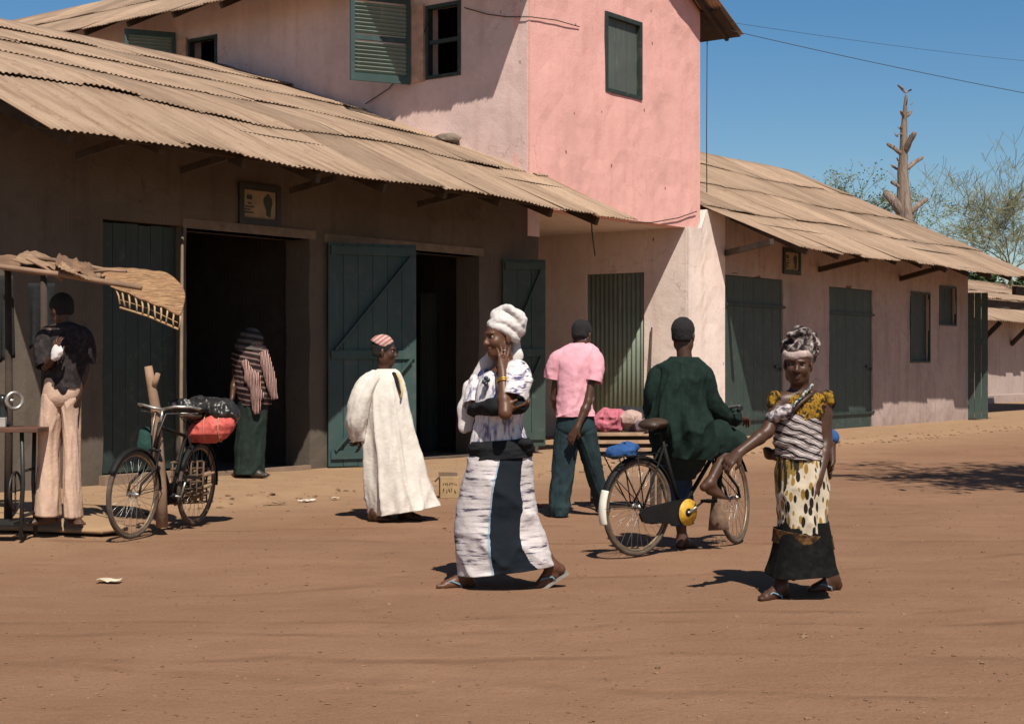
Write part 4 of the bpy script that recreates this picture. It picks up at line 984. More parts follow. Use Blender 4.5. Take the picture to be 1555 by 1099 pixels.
    for q in (1, -1):
        for a_ in (R(178), R(140)): mb.tube([rear+np.array((0, q*.06, 0)), rear+np.array(((RW+.015)*math.cos(a_), q*.03, (RW+.015)*math.sin(a_)))], 0.0032, 6)
        for a_ in (R(150), R(176)): mb.tube([st(front+np.array((0, q*.055, 0))), st(front+np.array(((RW+.015)*math.cos(a_), q*.03, (RW+.015)*math.sin(a_))))], 0.0032, 6)
    mb.build('mudguard_stays', M['bike_black'], r, True)
    if flap:
        m = MB(); c0 = R(176); vs = []
        p0 = front+np.array(((RW+.02)*math.cos(c0), 0, (RW+.02)*math.sin(c0)))
        for j, (z, wd) in enumerate(((0.05, .035), (-.05, .052), (-.15, .07), (-.24, .082))):
            for q in (-1, 0, 1): vs.append(st(p0+np.array((-0.012*j+0.010*abs(q), q*wd, z))))
        m.add(vs, [(3*j+k, 3*j+k+1, 3*j+k+4, 3*j+k+3) for j in range(3) for k in range(2)])
        o = m.build('mud_flap', m_plain('dusty_leather', (0.16, 0.10, 0.065), 0.95, 0.35, 25), r, True); md = o.modifiers.new('t', 'SOLIDIFY'); md.thickness = 0.006
    # bars, saddle
    hb = MB(); s0 = h_top+ax*.11
    hb.tube([st(h_top), st(s0)], 0.012, 10)
    pts = []
    for q in (-1, 1):
        side = [s0, s0+np.array((.05, q*.06, .012)), s0+np.array((.055, q*.15, .030)), s0+np.array((-.02, q*.24, .030)), s0+np.array((-.13, q*.285, .012)), s0+np.array((-.19, q*.29, .002))]
        hb.tube([st(p) for p in side], 0.0115, 10)
    hbo = hb.build('handlebar', M['chrome'], r, True)
    for q in (-1, 1):
        gp = MB(); gp.tube([st(s0+np.array((-.11, q*.28, .016))), st(s0+np.array((-.20, q*.291, 0)))], 0.0165, 10); gp.build('grip', M['bike_black'], hbo, True)
    bk = MB()
    for q in (-1, 1): bk.tube([st(s0+np.array((-.10, q*.265, -.02))), st(s0+np.array((.0, q*.20, -.02))), st(s0+np.array((.03, q*.05, -.03))), st(h_bot+np.array((.02, q*.03, .1)))], 0.0042, 6)
    bk.build('brake_rods', M['chrome'], r, True)
    S = SDF((-.05, -.16, .84), (.42, .16, 1.02), .008)
    S.ell((.17, .0, .945), (.085, .095, .028)); S.rc((.20, 0, .942), (.36, 0, .938), .045, .020, .05, ((0, 0, 1), .6)); S.ell((.10, 0, .93), (.05, .09, .035), None, .03)
    so = S.obj('saddle', M['leather'], r)
    sp = MB(); sp.tube([seat-np.array((0, 0, .04)), seat+np.array((-.02, 0, .085))], 0.012, 8)
    for q in (-1, 1):
        sp.ring((.115, q*.055, .885), (0, 0, 1), 0.022, 0.004, 14, 6); sp.ring((.115, q*.055, .900), (0, 0, 1), 0.022, 0.004, 14, 6); sp.ring((.115, q*.055, .872), (0, 0, 1), 0.022, 0.004, 14, 6)
        sp.tube([(.11, q*.055, .868), (.24, q*.03, .885), (.34, q*.015, .925)], 0.004, 6)
    sp.build('saddle_springs', M['bike_black'], so, True)
    # drive
    q = -1
    cr = MB(); cr.ring(bb+np.array((0, q*.055, 0)), (0, 1, 0), 0.085, 0.006, 32, 6)
    for k in range(5):
        a_ = 2*math.pi*k/5; cr.tube([bb+np.array((0, q*.055, 0)), bb+np.array((.083*math.cos(a_), q*.055, .083*math.sin(a_)))], 0.006, 6)
    cro = cr.build('chainring', M['chrome'], r, True)
    if yellow:
        m = MB(); m.disc(bb+np.array((0, q*.074, 0)), (0, 1, 0), 0.098, 0.004, 32); m.build('chain_disc', m_plain('yellow_paint', (0.56, 0.32, 0.03), 0.55, 0.3, 25), r, True)
        m = MB(); m.disc(bb+np.array((0, q*.078, 0)), (0, 1, 0), 0.030, 0.006, 20); m.build('disc_hub', M['bike_black'], r, True)
    gd = MB(); top = bb+np.array((.0, q*.060, .098)); 
    prof = [(0.02, .098), (-.2, .085), (-.46, .060), (-.50, .02), (-.47, -.04), (-.2, -.072), (0.02, -.095)]
    vs = [bb+np.array((x, q*.048, z)) for x, z in prof]+[bb+np.array((x, q*.066, z)) for x, z in prof]; n = len(prof)
    gd.add(vs, [tuple(range(n)), tuple(range(n, 2*n))[::-1]]+[(i, (i+1) % n, n+(i+1) % n, n+i) for i in range(n)])
    gd.build('chain_guard', M['bike_black'], r)
    ca = MB(); dv = np.array((math.cos(crank_angle), 0, math.sin(crank_angle)))
    pe = []
    for sgn, qq in ((1, -1), (-1, 1)):
        e = bb+dv*sgn*.17+np.array((0, qq*.10, 0)); ca.tube([bb+np.array((0, qq*.085, 0)), e], 0.009, 8); pe.append(e)
    ca.tube([bb+np.array((0, -.09, 0)), bb+np.array((0, .09, 0))], 0.009, 8)
    cao = ca.build('cranks', M['chrome'], r, True)
    for e, qq in zip(pe, (-1, 1)):
        m = MB(); m.box(e[0]-.045, e[0]+.045, min(e[1], e[1]+qq*.085), max(e[1], e[1]+qq*.085), e[2]-.010, e[2]+.010); m.build('pedal', M['bike_black'], cao)
    rk = MB(); zr = 0.725
    for y in (-.07, .07): rk.tube([(.19, y*.6, zr+.01), (.0, y, zr), (-.30, y, zr)], 0.0055, 6)
    rk.tube([(-.30, -.07, zr), (-.33, 0, zr), (-.30, .07, zr)], 0.0055, 6)
    for x in (-.24, -.14, -.04, .06): rk.tube([(x, -.07, zr), (x, .07, zr)], 0.0045, 6)
    for y in (-1, 1):
        rk.tube([(-.28, y*.07, zr), (-.02, y*.062, H)], 0.0048, 6); rk.tube([(-.08, y*.07, zr), (0, y*.062, H)], 0.0048, 6)
    rk.build('carrier_rack', M['bike_black'], r, True)
    if kick:
        m = MB()
        for y in (-1, 1): m.tube([(0, y*.07, H), (-.05, y*.13, 0.012), (-.02, y*.15, 0.008)], 0.008, 8)
        m.build('stand', M['chrome'], r, True)
    return r
def gpt(u, v):   # ground point under a pixel
    Y = CAMH*F_PX/(v-CV); return np.array(((u-CU)*Y/F_PX, Y, 0.0))
B2R, B2F = gpt(967, 845), gpt(1124, 826)
bike2 = bicycle('black bicycle with white mudguard tail and yellow chain disc straddled by the man in green', B2R+np.array((0, 0, 0.004)), B2F, steer=R(22), lean=0.02, flap=True, yellow=True, crank_angle=R(28))
B1R, B1F = np.array((-2.70, 13.27, 0)), gpt(201, 819)
bike1 = bicycle('dusty parked bicycle loaded with bags leaning near the left stall', B1R+np.array((0, 0, 0.004)), B1F+np.array((0, 0, 0)), steer=R(-6), lean=R(-4), white_tail=False, crank_angle=R(-70), kick=False)
def bike_pt(b, p):
    m = Matrix.Translation(b.location) @ b.rotation_euler.to_matrix().to_4x4(); return np.array(m @ Vector(p))
# ---- bundles: each a soft lump of cloth or bag
def lump(name, label, cat, c, parts, mat, seed=0, vox=0.009, amp=0.012, fr=9.0, group=None, ridge=True, k=0.05, parent=None):
    c = np.asarray(c, float); ext = max(max(np.max(np.abs(np.asarray(p[0])))+max(p[1]) for p in parts)+0.06, .1)
    zl = min(p[0][2]-p[1][2] for p in parts)-.05; zh = max(p[0][2]+p[1][2] for p in parts)+.06
    S = SDF((-ext, -ext, zl), (ext, ext, zh), vox)
    for p in parts: S.ell(p[0], p[1], p[2] if len(p) > 2 else None, k)
    S.disp(folds(amp, fr, fr*1.2, fr*0.9, seed, ridge)); S.disp(folds(amp*.4, fr*2.5, fr*2.5, fr*2.5, seed+3, ridge))
    S.disp(lambda x, y, z: -amp*.55*(1-np.abs(vnoise(x*fr*1.7+4, y*fr*1.7, z*fr*1.7, seed+9))**.5*2))
    o = S.obj(name, mat, parent, tuple(c))
    if label: tag(o, label, cat, group)
    return o
M['blue_cloth'] = m_cloth('blue_cloth', (0.028, 0.080, 0.225)); M['red_bag'] = m_cloth('red_bag', (0.50, 0.10, 0.085), rough=0.5, fold=5); M['black_bag'] = m_plain('black_plastic', (0.022, 0.020, 0.019), 0.38, 0.4, 10, 0.8, 25)
pb = bike_pt(bike2, (-.15, 0, .745))
lump('cloth_bundle', 'crumpled blue cloth bundle on the carrier of the ridden bicycle', 'bundle', pb, [((0, 0, .005), (.07, .065, .036)), ((.045, .03, .022), (.05, .048, .036)), ((-.065, -.02, 0), (.055, .045, .028))], M['blue_cloth'], 2, amp=.016, fr=12)
pb = bike_pt(bike1, (-.06, 0, .80))
lump('red_bag', 'faded red bag slung low on the loaded parked bicycle', 'bag', pb+np.array((.09, -.16, .02)), [((0, 0, 0), (.16, .13, .105)), ((.10, 0, .05), (.10, .12, .085)), ((-.10, 0, -.03), (.09, .10, .07))], M['red_bag'], 5, amp=.016, fr=7)
rb = pb+np.array((.09, -.16, .02)); mb = MB()
for dx in (-.03, .09): mb.tube([rb+np.array((dx, .135*math.cos(q), .118*math.sin(q)+.015)) for q in np.linspace(0, 2*math.pi, 24)], .005, 5)
rc_ = np.mean(mb.v, axis=0); mb.v = [tuple(np.array(p)-rc_) for p in mb.v]; tag(mb.build('rope', M['straw'], None, True, tuple(rc_)), 'thin rope lashed round the red bag on the parked bicycle', 'rope')
lump('black_bag', 'large wrinkled black plastic bag on top of the parked bicycle', 'bag', pb+np.array((.10, -.06, .20)), [((0, 0, 0), (.16, .15, .07)), ((.09, -.06, -.05), (.13, .13, .10)), ((-.12, .02, .03), (.11, .11, .055))], M['black_bag'], 7, amp=.02, fr=11)
lump('black_bag', 'small black bundle over the saddle of the parked bicycle', 'bag', pb+np.array((-.06, -.25, .21)), [((0, 0, 0), (.13, .10, .05)), ((-.08, -.02, .02), (.08, .08, .04))], M['black_bag'], 9, amp=.018, fr=11)
mb = MB(); pS = bike_pt(bike1, (-.06, 0, .80))
cr_ = thing('wire_basket', 'wire basket of dark sticks hanging beside the rear wheel of the parked bicycle', 'basket', pS+np.array((-.10, -.10, -.60)))
for zz in np.linspace(0, .34, 7): mb.tube([(-.13+.01*zz, -.09, zz), (.13, -.08, zz+.012), (.13, .09, zz), (-.13, .09, zz), (-.13, -.09, zz)], 0.011, 6)
for x in np.linspace(-.13, .13, 6): mb.tube([(x, -.092, 0), (x+.012, -.092, .35)], 0.008, 6); mb.tube([(x, .092, 0), (x, .092, .35)], 0.008, 6)
mb.build('frame', M['timber'], cr_, True); mb = MB(); rng = random.Random(8)
for i in range(22):
    x, y, z = rng.uniform(-.12, .12), rng.uniform(-.07, .07), rng.uniform(.01, .29); a_ = rng.uniform(-.5, .5); mb.tube([(x-.1*math.cos(a_), y-.05, z-.03), (x+.1*math.cos(a_), y+.05, z+.03)], rng.uniform(.012, .02), 6)
mb.build('sticks', M['bark'], cr_, True)

# ---------------------------------------------------------------- forked prop post, thin pole
def pole(name, label, cat, pts, rs, mat, extra=None, n=9):
    p0 = np.array(pts[0]); mb = MB(); mb.tube([np.array(p)-p0 for p in pts], rs, n)
    for e in extra or (): mb.tube([np.array(p)-p0 for p in e[0]], e[1], n)
    return tag(mb.build(name, mat, None, True, tuple(p0)), label, cat)
YP = 12.62
pole('forked_post', 'rough forked branch post standing behind the parked bicycle', 'post', [PX(246, 800, YP), PX(244, 740, YP), PX(240, 680, YP), PX(236, 620, YP), PX(230, 585, YP), PX(225, 556, YP)], [.050, .048, .045, .042, .038, .032], M['bark'], [([PX(231, 590, YP), PX(236, 580, YP-.03), PX(240, 567, YP-.05)], [.026, .024, .020])])
YQ = 15.0
pole('thin_pole', 'thin straight pole propped from the ground up to the shop lintel', 'pole', [PX(277, 760, YQ), PX(275, 600, YQ), PX(276, 470, YQ+.6), PX(277, 346, YQ+1.7)], [.019, .018, .017, .015], m_plain('grey_pole', (0.17, 0.12, 0.075), .9))
pole('leaning_stick', 'dark stick leaning on the pale passage wall left of the man in green', 'stick', [np.array(W(EA-0.16, on_a(990, 600, EA)[0], 0.02)), np.array(W(EA-0.03, on_a(991, 500, EA)[0], on_a(991, 497, EA)[1]))], [.022, .016], M['dark_timber'])
lump('green_bag', 'dull green cloth bag hanging on the frame of the parked bicycle', 'bag', PX(222, 668, 12.72), [((0, 0, 0), (.06, .05, .11)), ((.0, 0, -.06), (.07, .055, .06))], m_cloth('green_bag', (0.022, 0.058, 0.05)), 3, amp=0.006)
# ---------------------------------------------------------------- left stall: bark and mat awning on poles, sewing machine, mat on the ground
st_ = thing('stall_awning', 'ragged stall awning of bark sheets and a straw mat at the left edge', 'awning', (PX(60, 400, 12.6)[0], 12.6, 0)); S0 = np.array(st_.location)
def SP(u, v, Y): return PX(u, v, Y)-S0
for (u, v, Y) in ((12, 405, 12.9), (66, 395, 13.4), (-60, 395, 11.8)):
    p = SP(u, v, Y); mb = MB(); mb.tube([(p[0], p[1], 0), (p[0]+.01, p[1], p[2]*.5), p], [.035, .033, .028], 8); mb.build('post', M['dark_timber'], st_, True)
def ragged(name, corners, mat, nx=24, ny=14, amp=0.03, seed=0, th=0.012, edge=0.05):
    """an uneven sheet through four corner points"""
    c = [np.asarray(q, float) for q in corners]; rng = random.Random(seed); V = []; Fq = []
    nrm = _n(np.cross(c[1]-c[0], c[3]-c[0]))
    for j in range(ny+1):
        for i in range(nx+1):
            s, t = i/nx, j/ny; p = (c[0]*(1-s)+c[1]*s)*(1-t)+(c[3]*(1-s)+c[2]*s)*t
            e = edge*(1 if j in (0, ny) else 0)*rng.uniform(-1, 1)
            p = p+(c[3]-c[0])*e+nrm*amp*(mnoise.noise((s*4+seed, t*3, 0))+.5*mnoise.noise((s*11, t*9+seed, 2))); V.append(p)
    for j in range(ny):
        for i in range(nx): x = j*(nx+1)+i; Fq.append((x, x+1, x+nx+2, x+nx+1))
    o = np_mesh_obj(name, V, Fq, mat, st_, True); md = o.modifiers.new('t', 'SOLIDIFY'); md.thickness = th; return o
def m_straw():
    t = NT('straw_mat'); wv = t.noise(1.0, 5, 0.7, vec=t.mapping((9, 60, 60), (0, R(18), 0))); nz = t.noise(5, 5)
    c = t.ramp(wv, [(0.32, (0.06, 0.032, 0.018)), (0.5, (0.26, 0.145, 0.07)), (0.68, (0.42, 0.255, 0.13))]); c = t.mixc(t.ramp(nz, [(0.45, 0), (0.75, .6)]), c, (0.30, 0.16, 0.08)); t.base(c); t.rough(.9)
    t.bump(t.math('ADD', wv, t.noise(60, 4)), 0.8, 0.006); return t.m
M['mat'] = m_straw(); M['sack'] = m_plain('sacking', (0.27, 0.17, 0.10), .95, .35, 12, .7, 120); M['barksheet'] = m_plain('bark_sheet', (0.17, 0.095, 0.055), .95, .4, 6, .9, 30)
ragged('bark_sheet', [SP(-40, 402, 12.6), SP(95, 420, 12.1), SP(110, 398, 13.0), SP(-30, 384, 12.9)], M['barksheet'], seed=2, amp=.035)
ragged('bark_sheet', [SP(20, 392, 12.1), SP(150, 424, 12.2), SP(160, 408, 12.9), SP(40, 380, 12.9)], M['sack'], seed=4, amp=.03, edge=.08)
ragged('bark_sheet', [SP(85, 400, 12.0), SP(146, 423, 12.0), SP(140, 402, 12.6), SP(88, 386, 12.6)], M['barksheet'], seed=9, amp=.035, edge=.10)
ragged('sacking_flap', [SP(88, 405, 11.85), SP(137, 423, 11.8), SP(133, 419, 12.2), SP(95, 396, 12.2)], M['sack'], seed=7, amp=.03)
# straw mat bending down to the right, its frayed lattice edge below
V = []; Fq = []; nu, nv = 40, 22
for j in range(nv+1):
    for i in range(nu+1):
        s, t = i/nu, j/nv
        top_ = (142+s*112, 409+s*8-4*math.sin(s*3.1)); bot = (168+s*106, 436+s*44)
        x_ = top_[0]*(1-t)+bot[0]*t+ (16*math.sin(math.pi*t)*s*s); y_ = top_[1]*(1-t)+bot[1]*t-6*math.sin(math.pi*t)*s
        p = SP(x_, y_, 13.2-0.5*t-0.2*s); V.append(p+np.array((0, 0, .012*mnoise.noise((s*6, t*5, 1)))))
for j in range(nv):
    for i in range(nu): x = j*(nu+1)+i; Fq.append((x, x+1, x+nu+2, x+nu+1))
o = np_mesh_obj('straw_mat', V, Fq, M['mat'], st_, True); md = o.modifiers.new('t', 'SOLIDIFY'); md.thickness = .014
mb = MB(); rng = random.Random(6)
for i in range(11):
    s = i/10; a_ = SP(176+s*98, 438+s*42, 12.7-.2*s); b_ = SP(181+s*90+rng.uniform(-2, 2), 462+s*36, 12.68-.2*s); mb.tube([a_, (a_+b_)/2+np.array((rng.uniform(-.01, .01), 0, 0)), b_], .008, 5)
mb.tube([SP(182, 467, 12.66), SP(225, 480, 12.6), SP(271, 500, 12.5)], .010, 6); mb.tube([SP(181, 455, 12.69), SP(225, 468, 12.63), SP(270, 490, 12.52)], .004, 5)
mb.build('mat_fringe', M['straw'], st_, True)
for (pa, pb_, r_) in ((SP(-40, 400, 12.0), SP(215, 437, 11.95), .022), (SP(30, 388, 12.6), SP(160, 410, 12.5), .018), (SP(140, 413, 12.3), SP(192, 412, 12.2), .013), (SP(40, 392, 12.0), SP(95, 425, 12.05), .013), (SP(5, 400, 13.4), SP(150, 418, 13.2), .022)):
    mb = MB(); mb.tube([pa, (pa+pb_)/2+np.array((0, 0, .012)), pb_], r_, 7); mb.build('cross_pole', M['bark'], st_, True)
# dark cloths hanging inside the stall
for k, (u0, u1, v0, v1, Y) in enumerate(((-30, 20, 418, 560, 13.6), (42, 84, 430, 530, 13.9))):
    V = []; Fq = []; nu, nv = 18, 14
    for j in range(nv+1):
        for i in range(nu+1):
            s, t = i/nu, j/nv; p = SP(u0+(u1-u0)*s, v0+(v1-v0)*t*(1-.12*s), Y); p[1] += .05*math.sin(s*14+k)*t; V.append(p)
    for j in range(nv):
        for i in range(nu): x = j*(nu+1)+i; Fq.append((x, x+1, x+nu+2, x+nu+1))
    o = np_mesh_obj('hanging_cloth', V, Fq, m_cloth('hung_cloth', ((.03, .03, .028), (.022, .022, .024))[k]), None, True, tuple(S0)); md = o.modifiers.new('t', 'SOLIDIFY'); md.thickness = .006
    tag(o, ('dark cloth hanging at the far left inside the stall', 'black garment hanging under the awning left of the man in peach trousers')[k], 'cloth')
# ground mat on a low bank of sand
def m_mat2():
    t = NT('ground_mat'); wv = t.wave(40, 'X', 1.5, 3.0); c = t.ramp(wv, [(0.2, (0.30, 0.185, 0.10)), (0.7, (0.42, 0.27, 0.15))]); t.base(t.mixc(t.ramp(t.noise(3, 5), [(0.4, 0), (0.7, .6)]), c, (0.33, 0.2, 0.11))); t.rough(.95); t.bump(wv, .5, .004); return t.m
g0, g1, g2, g3 = gpt(-60, 800), gpt(188, 812), gpt(120, 775), gpt(-60, 770)
mz = 0.075
bnk = [g0+np.array((0, -.35, 0)), g1+np.array((-.15, -.12, 0)), g1+np.array((0.02, .06, 0)), gpt(140, 783), gpt(60, 770), gpt(-60, 766)]
V = []; nn_ = 36
cen = np.mean(bnk, axis=0); lp = []
for i in range(len(bnk)):
    p, q = bnk[i], bnk[(i+1) % len(bnk)]
    for t in np.linspace(0, 1, 10, endpoint=False): lp.append(p+(q-p)*t+np.array((mnoise.noise((i*3.1, t*4, 0))*.04, mnoise.noise((i*2.1, t*4, 5))*.03, 0)))
rings = 12; N_ = len(lp)
for k in range(rings+1):
    f = k/rings
    for p in lp:
        q = p+(cen-p)*f*0.97; z = .055+.045*min(1, f*3)+.014*mnoise.noise((q[0]*3, q[1]*3, 1)); V.append((q[0]-cen[0], q[1]-cen[1], z))
Fq = [(k*N_+i, k*N_+(i+1) % N_, (k+1)*N_+(i+1) % N_, (k+1)*N_+i) for k in range(rings) for i in range(N_)]
o = np_mesh_obj('ground_mat', V, Fq, m_mat2(), None, True, (cen[0], cen[1], 0)); md = o.modifiers.new('t', 'SOLIDIFY'); md.thickness = .03; tag(o, 'pale reed mat spread on the ground under the stall at the left edge', 'mat')
# sewing machine on its table
stt = thing('sewing_table', 'dark iron treadle sewing table at the left edge of the stall', 'table', (PX(0, 650, 12.2)[0], 12.2, 0)); T0 = np.array(stt.location)
zt = PX(40, 648, 12.2)[2]; mb = MB(); mb.box(-.75, .36, -.22, .24, zt-.035, zt); bevel(mb.build('table_top', m_plain('red_brown_wood', (0.10, 0.045, 0.028), .6, .35, 6), stt))
for x in (-.5, .22):
    mb = MB()
    for y in (-.16, .16): mb.tube([(x, y, zt-.035), (x, y*.8, zt*.5), (x, y*1.2, 0.02)], .017, 8)
    mb.tube([(x, -.16, .2), (x, .16, .2)], .014, 6); mb.tube([(x, -.14, zt*.62), (x, .14, zt*.62)], .012, 6); mb.build('leg', M['black'], stt, True)
mb = MB(); mb.ring((.12, 0, .38), (1, 0, 0), .15, .010, 32, 8); 
for k in range(4): mb.tube([(.12, 0, .38), (.12, .15*math.cos(k*1.571), .38+.15*math.sin(k*1.571))], .007, 6)
mb.build('flywheel', M['black'], stt, True)
mb = MB(); mb.box(-.45, .15, -.14, .12, .13, .15); mb.build('treadle', M['black'], stt)
mb = MB()
for zz in (.30, .36, .42, .24): mb.box(.20, .33, .27, .30, zz, zz+.025)
mb.build('slats', M['timber'], stt)
sm = thing('sewing_machine', 'black hand sewing machine with a bright wheel on the stall table', 'sewing machine', (T0[0], T0[1], zt))
S = SDF((-.50, -.12, -.02), (.2, .12, .34), .008)
S.rc((.02, 0, .03), (.02, 0, .19), .045, .035, .02); S.rc((.02, 0, .215), (-.26, 0, .225), .040, .034, .03); S.rc((-.27, 0, .23), (-.27, 0, .12), .032, .022, .02); S.ell((-.14, 0, .02), (.23, .085, .022), None, .02)
S.obj('body', m_plain('black_japan', (0.02, 0.02, 0.02), .25), sm)
mb = MB(); mb.ring((.115, -.01, .205), (.6, -.8, 0), .062, .015, 28, 10); mb.tube([(.05, 0, .21), (.11, -.01, .205)], .014, 8); mb.build('hand_wheel', M['chrome'], sm, True)
mb = MB(); mb.box(-.10, .06, -.06, .05, .0, .075); mb.tube([(-.02, 0, .25), (-.02, 0, .30)], .012, 8); mb.tube([(-.33, -.01, .26), (-.15, -.02, .29)], .02, 8); bevel(mb.build('fittings', m_plain('grey_steel', (0.33, 0.30, 0.27), .5), sm))

# ---------------------------------------------------------------- carton, slatted table with clothes
YC = CAMH*F_PX/(757-CV); cp = PX(683, 757, YC)
cx_ = thing('carton', 'small printed cardboard carton standing on the sand behind the women', 'box', (cp[0], cp[1], gz(cp[0], cp[1])), R(8))
wc, hc = .098, 32*YC/F_PX
mb = MB(); mb.box(-wc, wc, 0, .15, 0, hc); bevel(mb.build('body', m_plain('cardboard', (0.34, 0.23, 0.12), .9), cx_), .004)
mb = MB(); mb.add([(-wc, 0, hc), (-wc, .15, hc), (-wc-.05, .14, hc-.05), (-wc-.05, .01, hc-.05)], [(0, 1, 2, 3)]); mb.add([(-wc, .15, hc), (wc, .15, hc), (wc, .19, hc+.035), (-wc, .19, hc+.04)], [(0, 1, 2, 3)]); o = mb.build('flap', m_plain('cardboard_dark', (0.10, 0.065, 0.04), .9), cx_); md = o.modifiers.new('t', 'SOLIDIFY'); md.thickness = .004
mb = MB(); rng = random.Random(2)
for row, (z, h, n_) in enumerate(((.130, .030, 7), (.050, .058, 5))):   # printed marks, illegible in the photograph
    for i in range(n_):
        x = -.072+i*(.148/n_); p = [(x+rng.uniform(0, .016), -.0015, z+rng.uniform(0, h)) for _ in range(5)]; mb.tube(p, .0035, 4)
mb.build('lettering', m_plain('print_ink', (0.06, 0.045, 0.03), .9, bump=0), cx_)

YT = 14.6; tp = PX(955, 700, YT); tb = thing('slatted_table', 'slatted wooden trader table heaped with clothes behind the bicycle', 'table', (tp[0], YT, 0), R(4)); zt = PX(955, 657, YT)[2]; zb = PX(955, 697, YT)[2]
wt = .32; M['slat'] = m_plain('pale_slat', (0.36, 0.235, 0.15), .9, .35, 8)
for k in range(4):
    z = zb+(zt-zb)*k/3.4; mb = MB(); mb.box(-wt, wt, -.02, 0, z, z+.034); bevel(mb.build('slat', M['slat'], tb), .003)
mb = MB(); mb.box(-wt, wt, .002, .45, zt-.03, zt-.012); mb.build('table_top', M['dark_timber'], tb)
mb = MB(); mb.box(-wt+.01, wt-.01, .43, .45, zb, zt-.03); mb.build('back_board', M['dark_timber'], tb)
for x in (-wt+.03, wt-.03):
    for y in (.02, .42): mb = MB(); mb.box(x-.02, x+.02, y-.017, y+.017, 0.0, zt-.03); mb.build('leg', M['dark_timber'], tb)
def cl(name, label, u, v, parts, c, seed):
    return lump(name, label, 'clothes', PX(u, v, YT+.12), parts, m_cloth(name+'_cloth', c), seed, amp=.022, fr=7.5, group='clothes heaped on the slatted table')
cl('folded_clothes', 'pink garment on the left of the clothes heap on the slatted table', 930, 637, [((0, 0, .01), (.15, .14, .085)), ((-.05, 0, -.05), (.15, .13, .06))], (0.47, 0.14, 0.18), 3)
cl('folded_clothes', 'pale pink garment in the middle of the clothes heap', 953, 637, [((0, 0, .01), (.13, .12, .075)), ((.05, .05, -.04), (.13, .12, .05))], (0.42, 0.29, 0.25), 5)
cl('folded_clothes', 'grey mauve garment on the right of the clothes heap', 974, 647, [((0, 0, 0), (.13, .13, .07)), ((.06, 0, -.02), (.11, .11, .05))], (0.15, 0.11, 0.125), 8)
cl('folded_clothes', 'black garment behind the pink ones on the clothes heap', 963, 630, [((0, .1, 0), (.17, .10, .075)), ((.09, .1, -.05), (.14, .12, .06))], (0.03, 0.03, 0.032), 12)

# ---------------------------------------------------------------- loose stones, scraps of litter
mb = MB(); rng = random.Random(77)
for i in range(4400):
    Y = 5.5+rng.random()**1.4*26; x = rng.uniform(-.36, .36)*Y; s = rng.uniform(.0025, .009)*(1 if rng.random() < .97 else 1.9)
    n_ = .8*x-.6*Y
    if n_ < -13.6: continue
    ico(mb, (x, Y, gz(x, Y)+s*.25), s, 1, .25, (rng.uniform(.8, 1.6), rng.uniform(.8, 1.4), .6))
for i in range(260):   # crumbled edge of the trodden strip
    a_ = rng.uniform(10, 37); n_ = -11.4+rng.gauss(0, .22); p = W(a_, n_, 0); s = rng.uniform(.008, .03); ico(mb, (p.x, p.y, gz(p.x, p.y)+s*.2), s, 1, .3, (1.3, 1.2, .6))
tag(mb.build('gravel', m_plain('gravel_earth', (0.20, 0.115, 0.065), .95, .5, 3)), None, None, None, 'stuff')
for k, (u, v, wd, c, lab) in enumerate(((166, 885, .075, (.62, .52, .38), 'pale scrap of paper on the open ground at lower left'), (466, 761, .09, (.66, .56, .48), 'white scrap of rag by the edge of the shop strip'), (508, 758, .05, (.60, .45, .34), 'small pale scrap right of the white rag'), (418, 766, .10, (.30, .20, .12), 'brown scrap left of the white rag'), (820, 770, .05, (.60, .10, .06), 'red scrap on the ground beside the striped skirt'))):
    p = gpt(u, v); V = []; n_ = 6; rng = random.Random(k)
    for j in range(n_+1):
        for i in range(n_+1): V.append(((i/n_-.5)*wd*2, (j/n_-.5)*wd*1.3+.2*wd*math.sin(i), .006+.018*(1+mnoise.noise((i*.5+k, j*.6, k)))*(1 if c[0] > .2 else .7)))
    Fq = [(j*(n_+1)+i, j*(n_+1)+i+1, (j+1)*(n_+1)+i+1, (j+1)*(n_+1)+i) for j in range(n_) for i in range(n_)]
    o = np_mesh_obj('litter', V, Fq, m_plain('scrap', c, .85), None, True, (p[0], p[1], gz(p[0], p[1]))); o.rotation_euler = (0, 0, k*1.3); md = o.modifiers.new('t', 'SOLIDIFY'); md.thickness = .002; tag(o, lab, 'litter', 'litter on the ground')
# ---------------------------------------------------------------- people
def m_skin(name, c):
    t = NT(name); nz = t.noise(9, 4)
    t.base(t.ramp(nz, [(0.3, tuple(x*.8 for x in c)), (0.7, tuple(x*1.2 for x in c))])); t.rough(0.45); t.bsdf.inputs['Specular IOR Level'].default_value = 0.36
    t.bump(t.noise(140, 3), 0.12, 0.002); return t.m
M['skin'] = m_skin('dark_skin', (0.105, 0.046, 0.025)); M['skin2'] = m_skin('darker_skin', (0.068, 0.031, 0.018)); M['sole'] = m_skin('dusty_sole', (0.22, 0.105, 0.06))
M['eye'] = m_plain('eye_white', (0.22, 0.185, 0.16), .3, .05, bump=0); M['iris'] = m_plain('iris', (0.012, 0.008, 0.006), .2, .05, bump=0)
M['hair'] = m_plain('black_hair', (0.010, 0.009, 0.009), .95, .3, 30, 1.0, 160)
M['rubber'] = m_plain('flip_flop', (0.20, 0.17, 0.15), .8, .3); M['strap'] = m_plain('sandal_strap', (0.12, 0.22, 0.28), .7, .2)
M['gold'] = m_metal('gold', (0.75, 0.42, 0.10), .25); M['shoe'] = m_plain('dark_shoe', (0.04, 0.032, 0.027), .5)

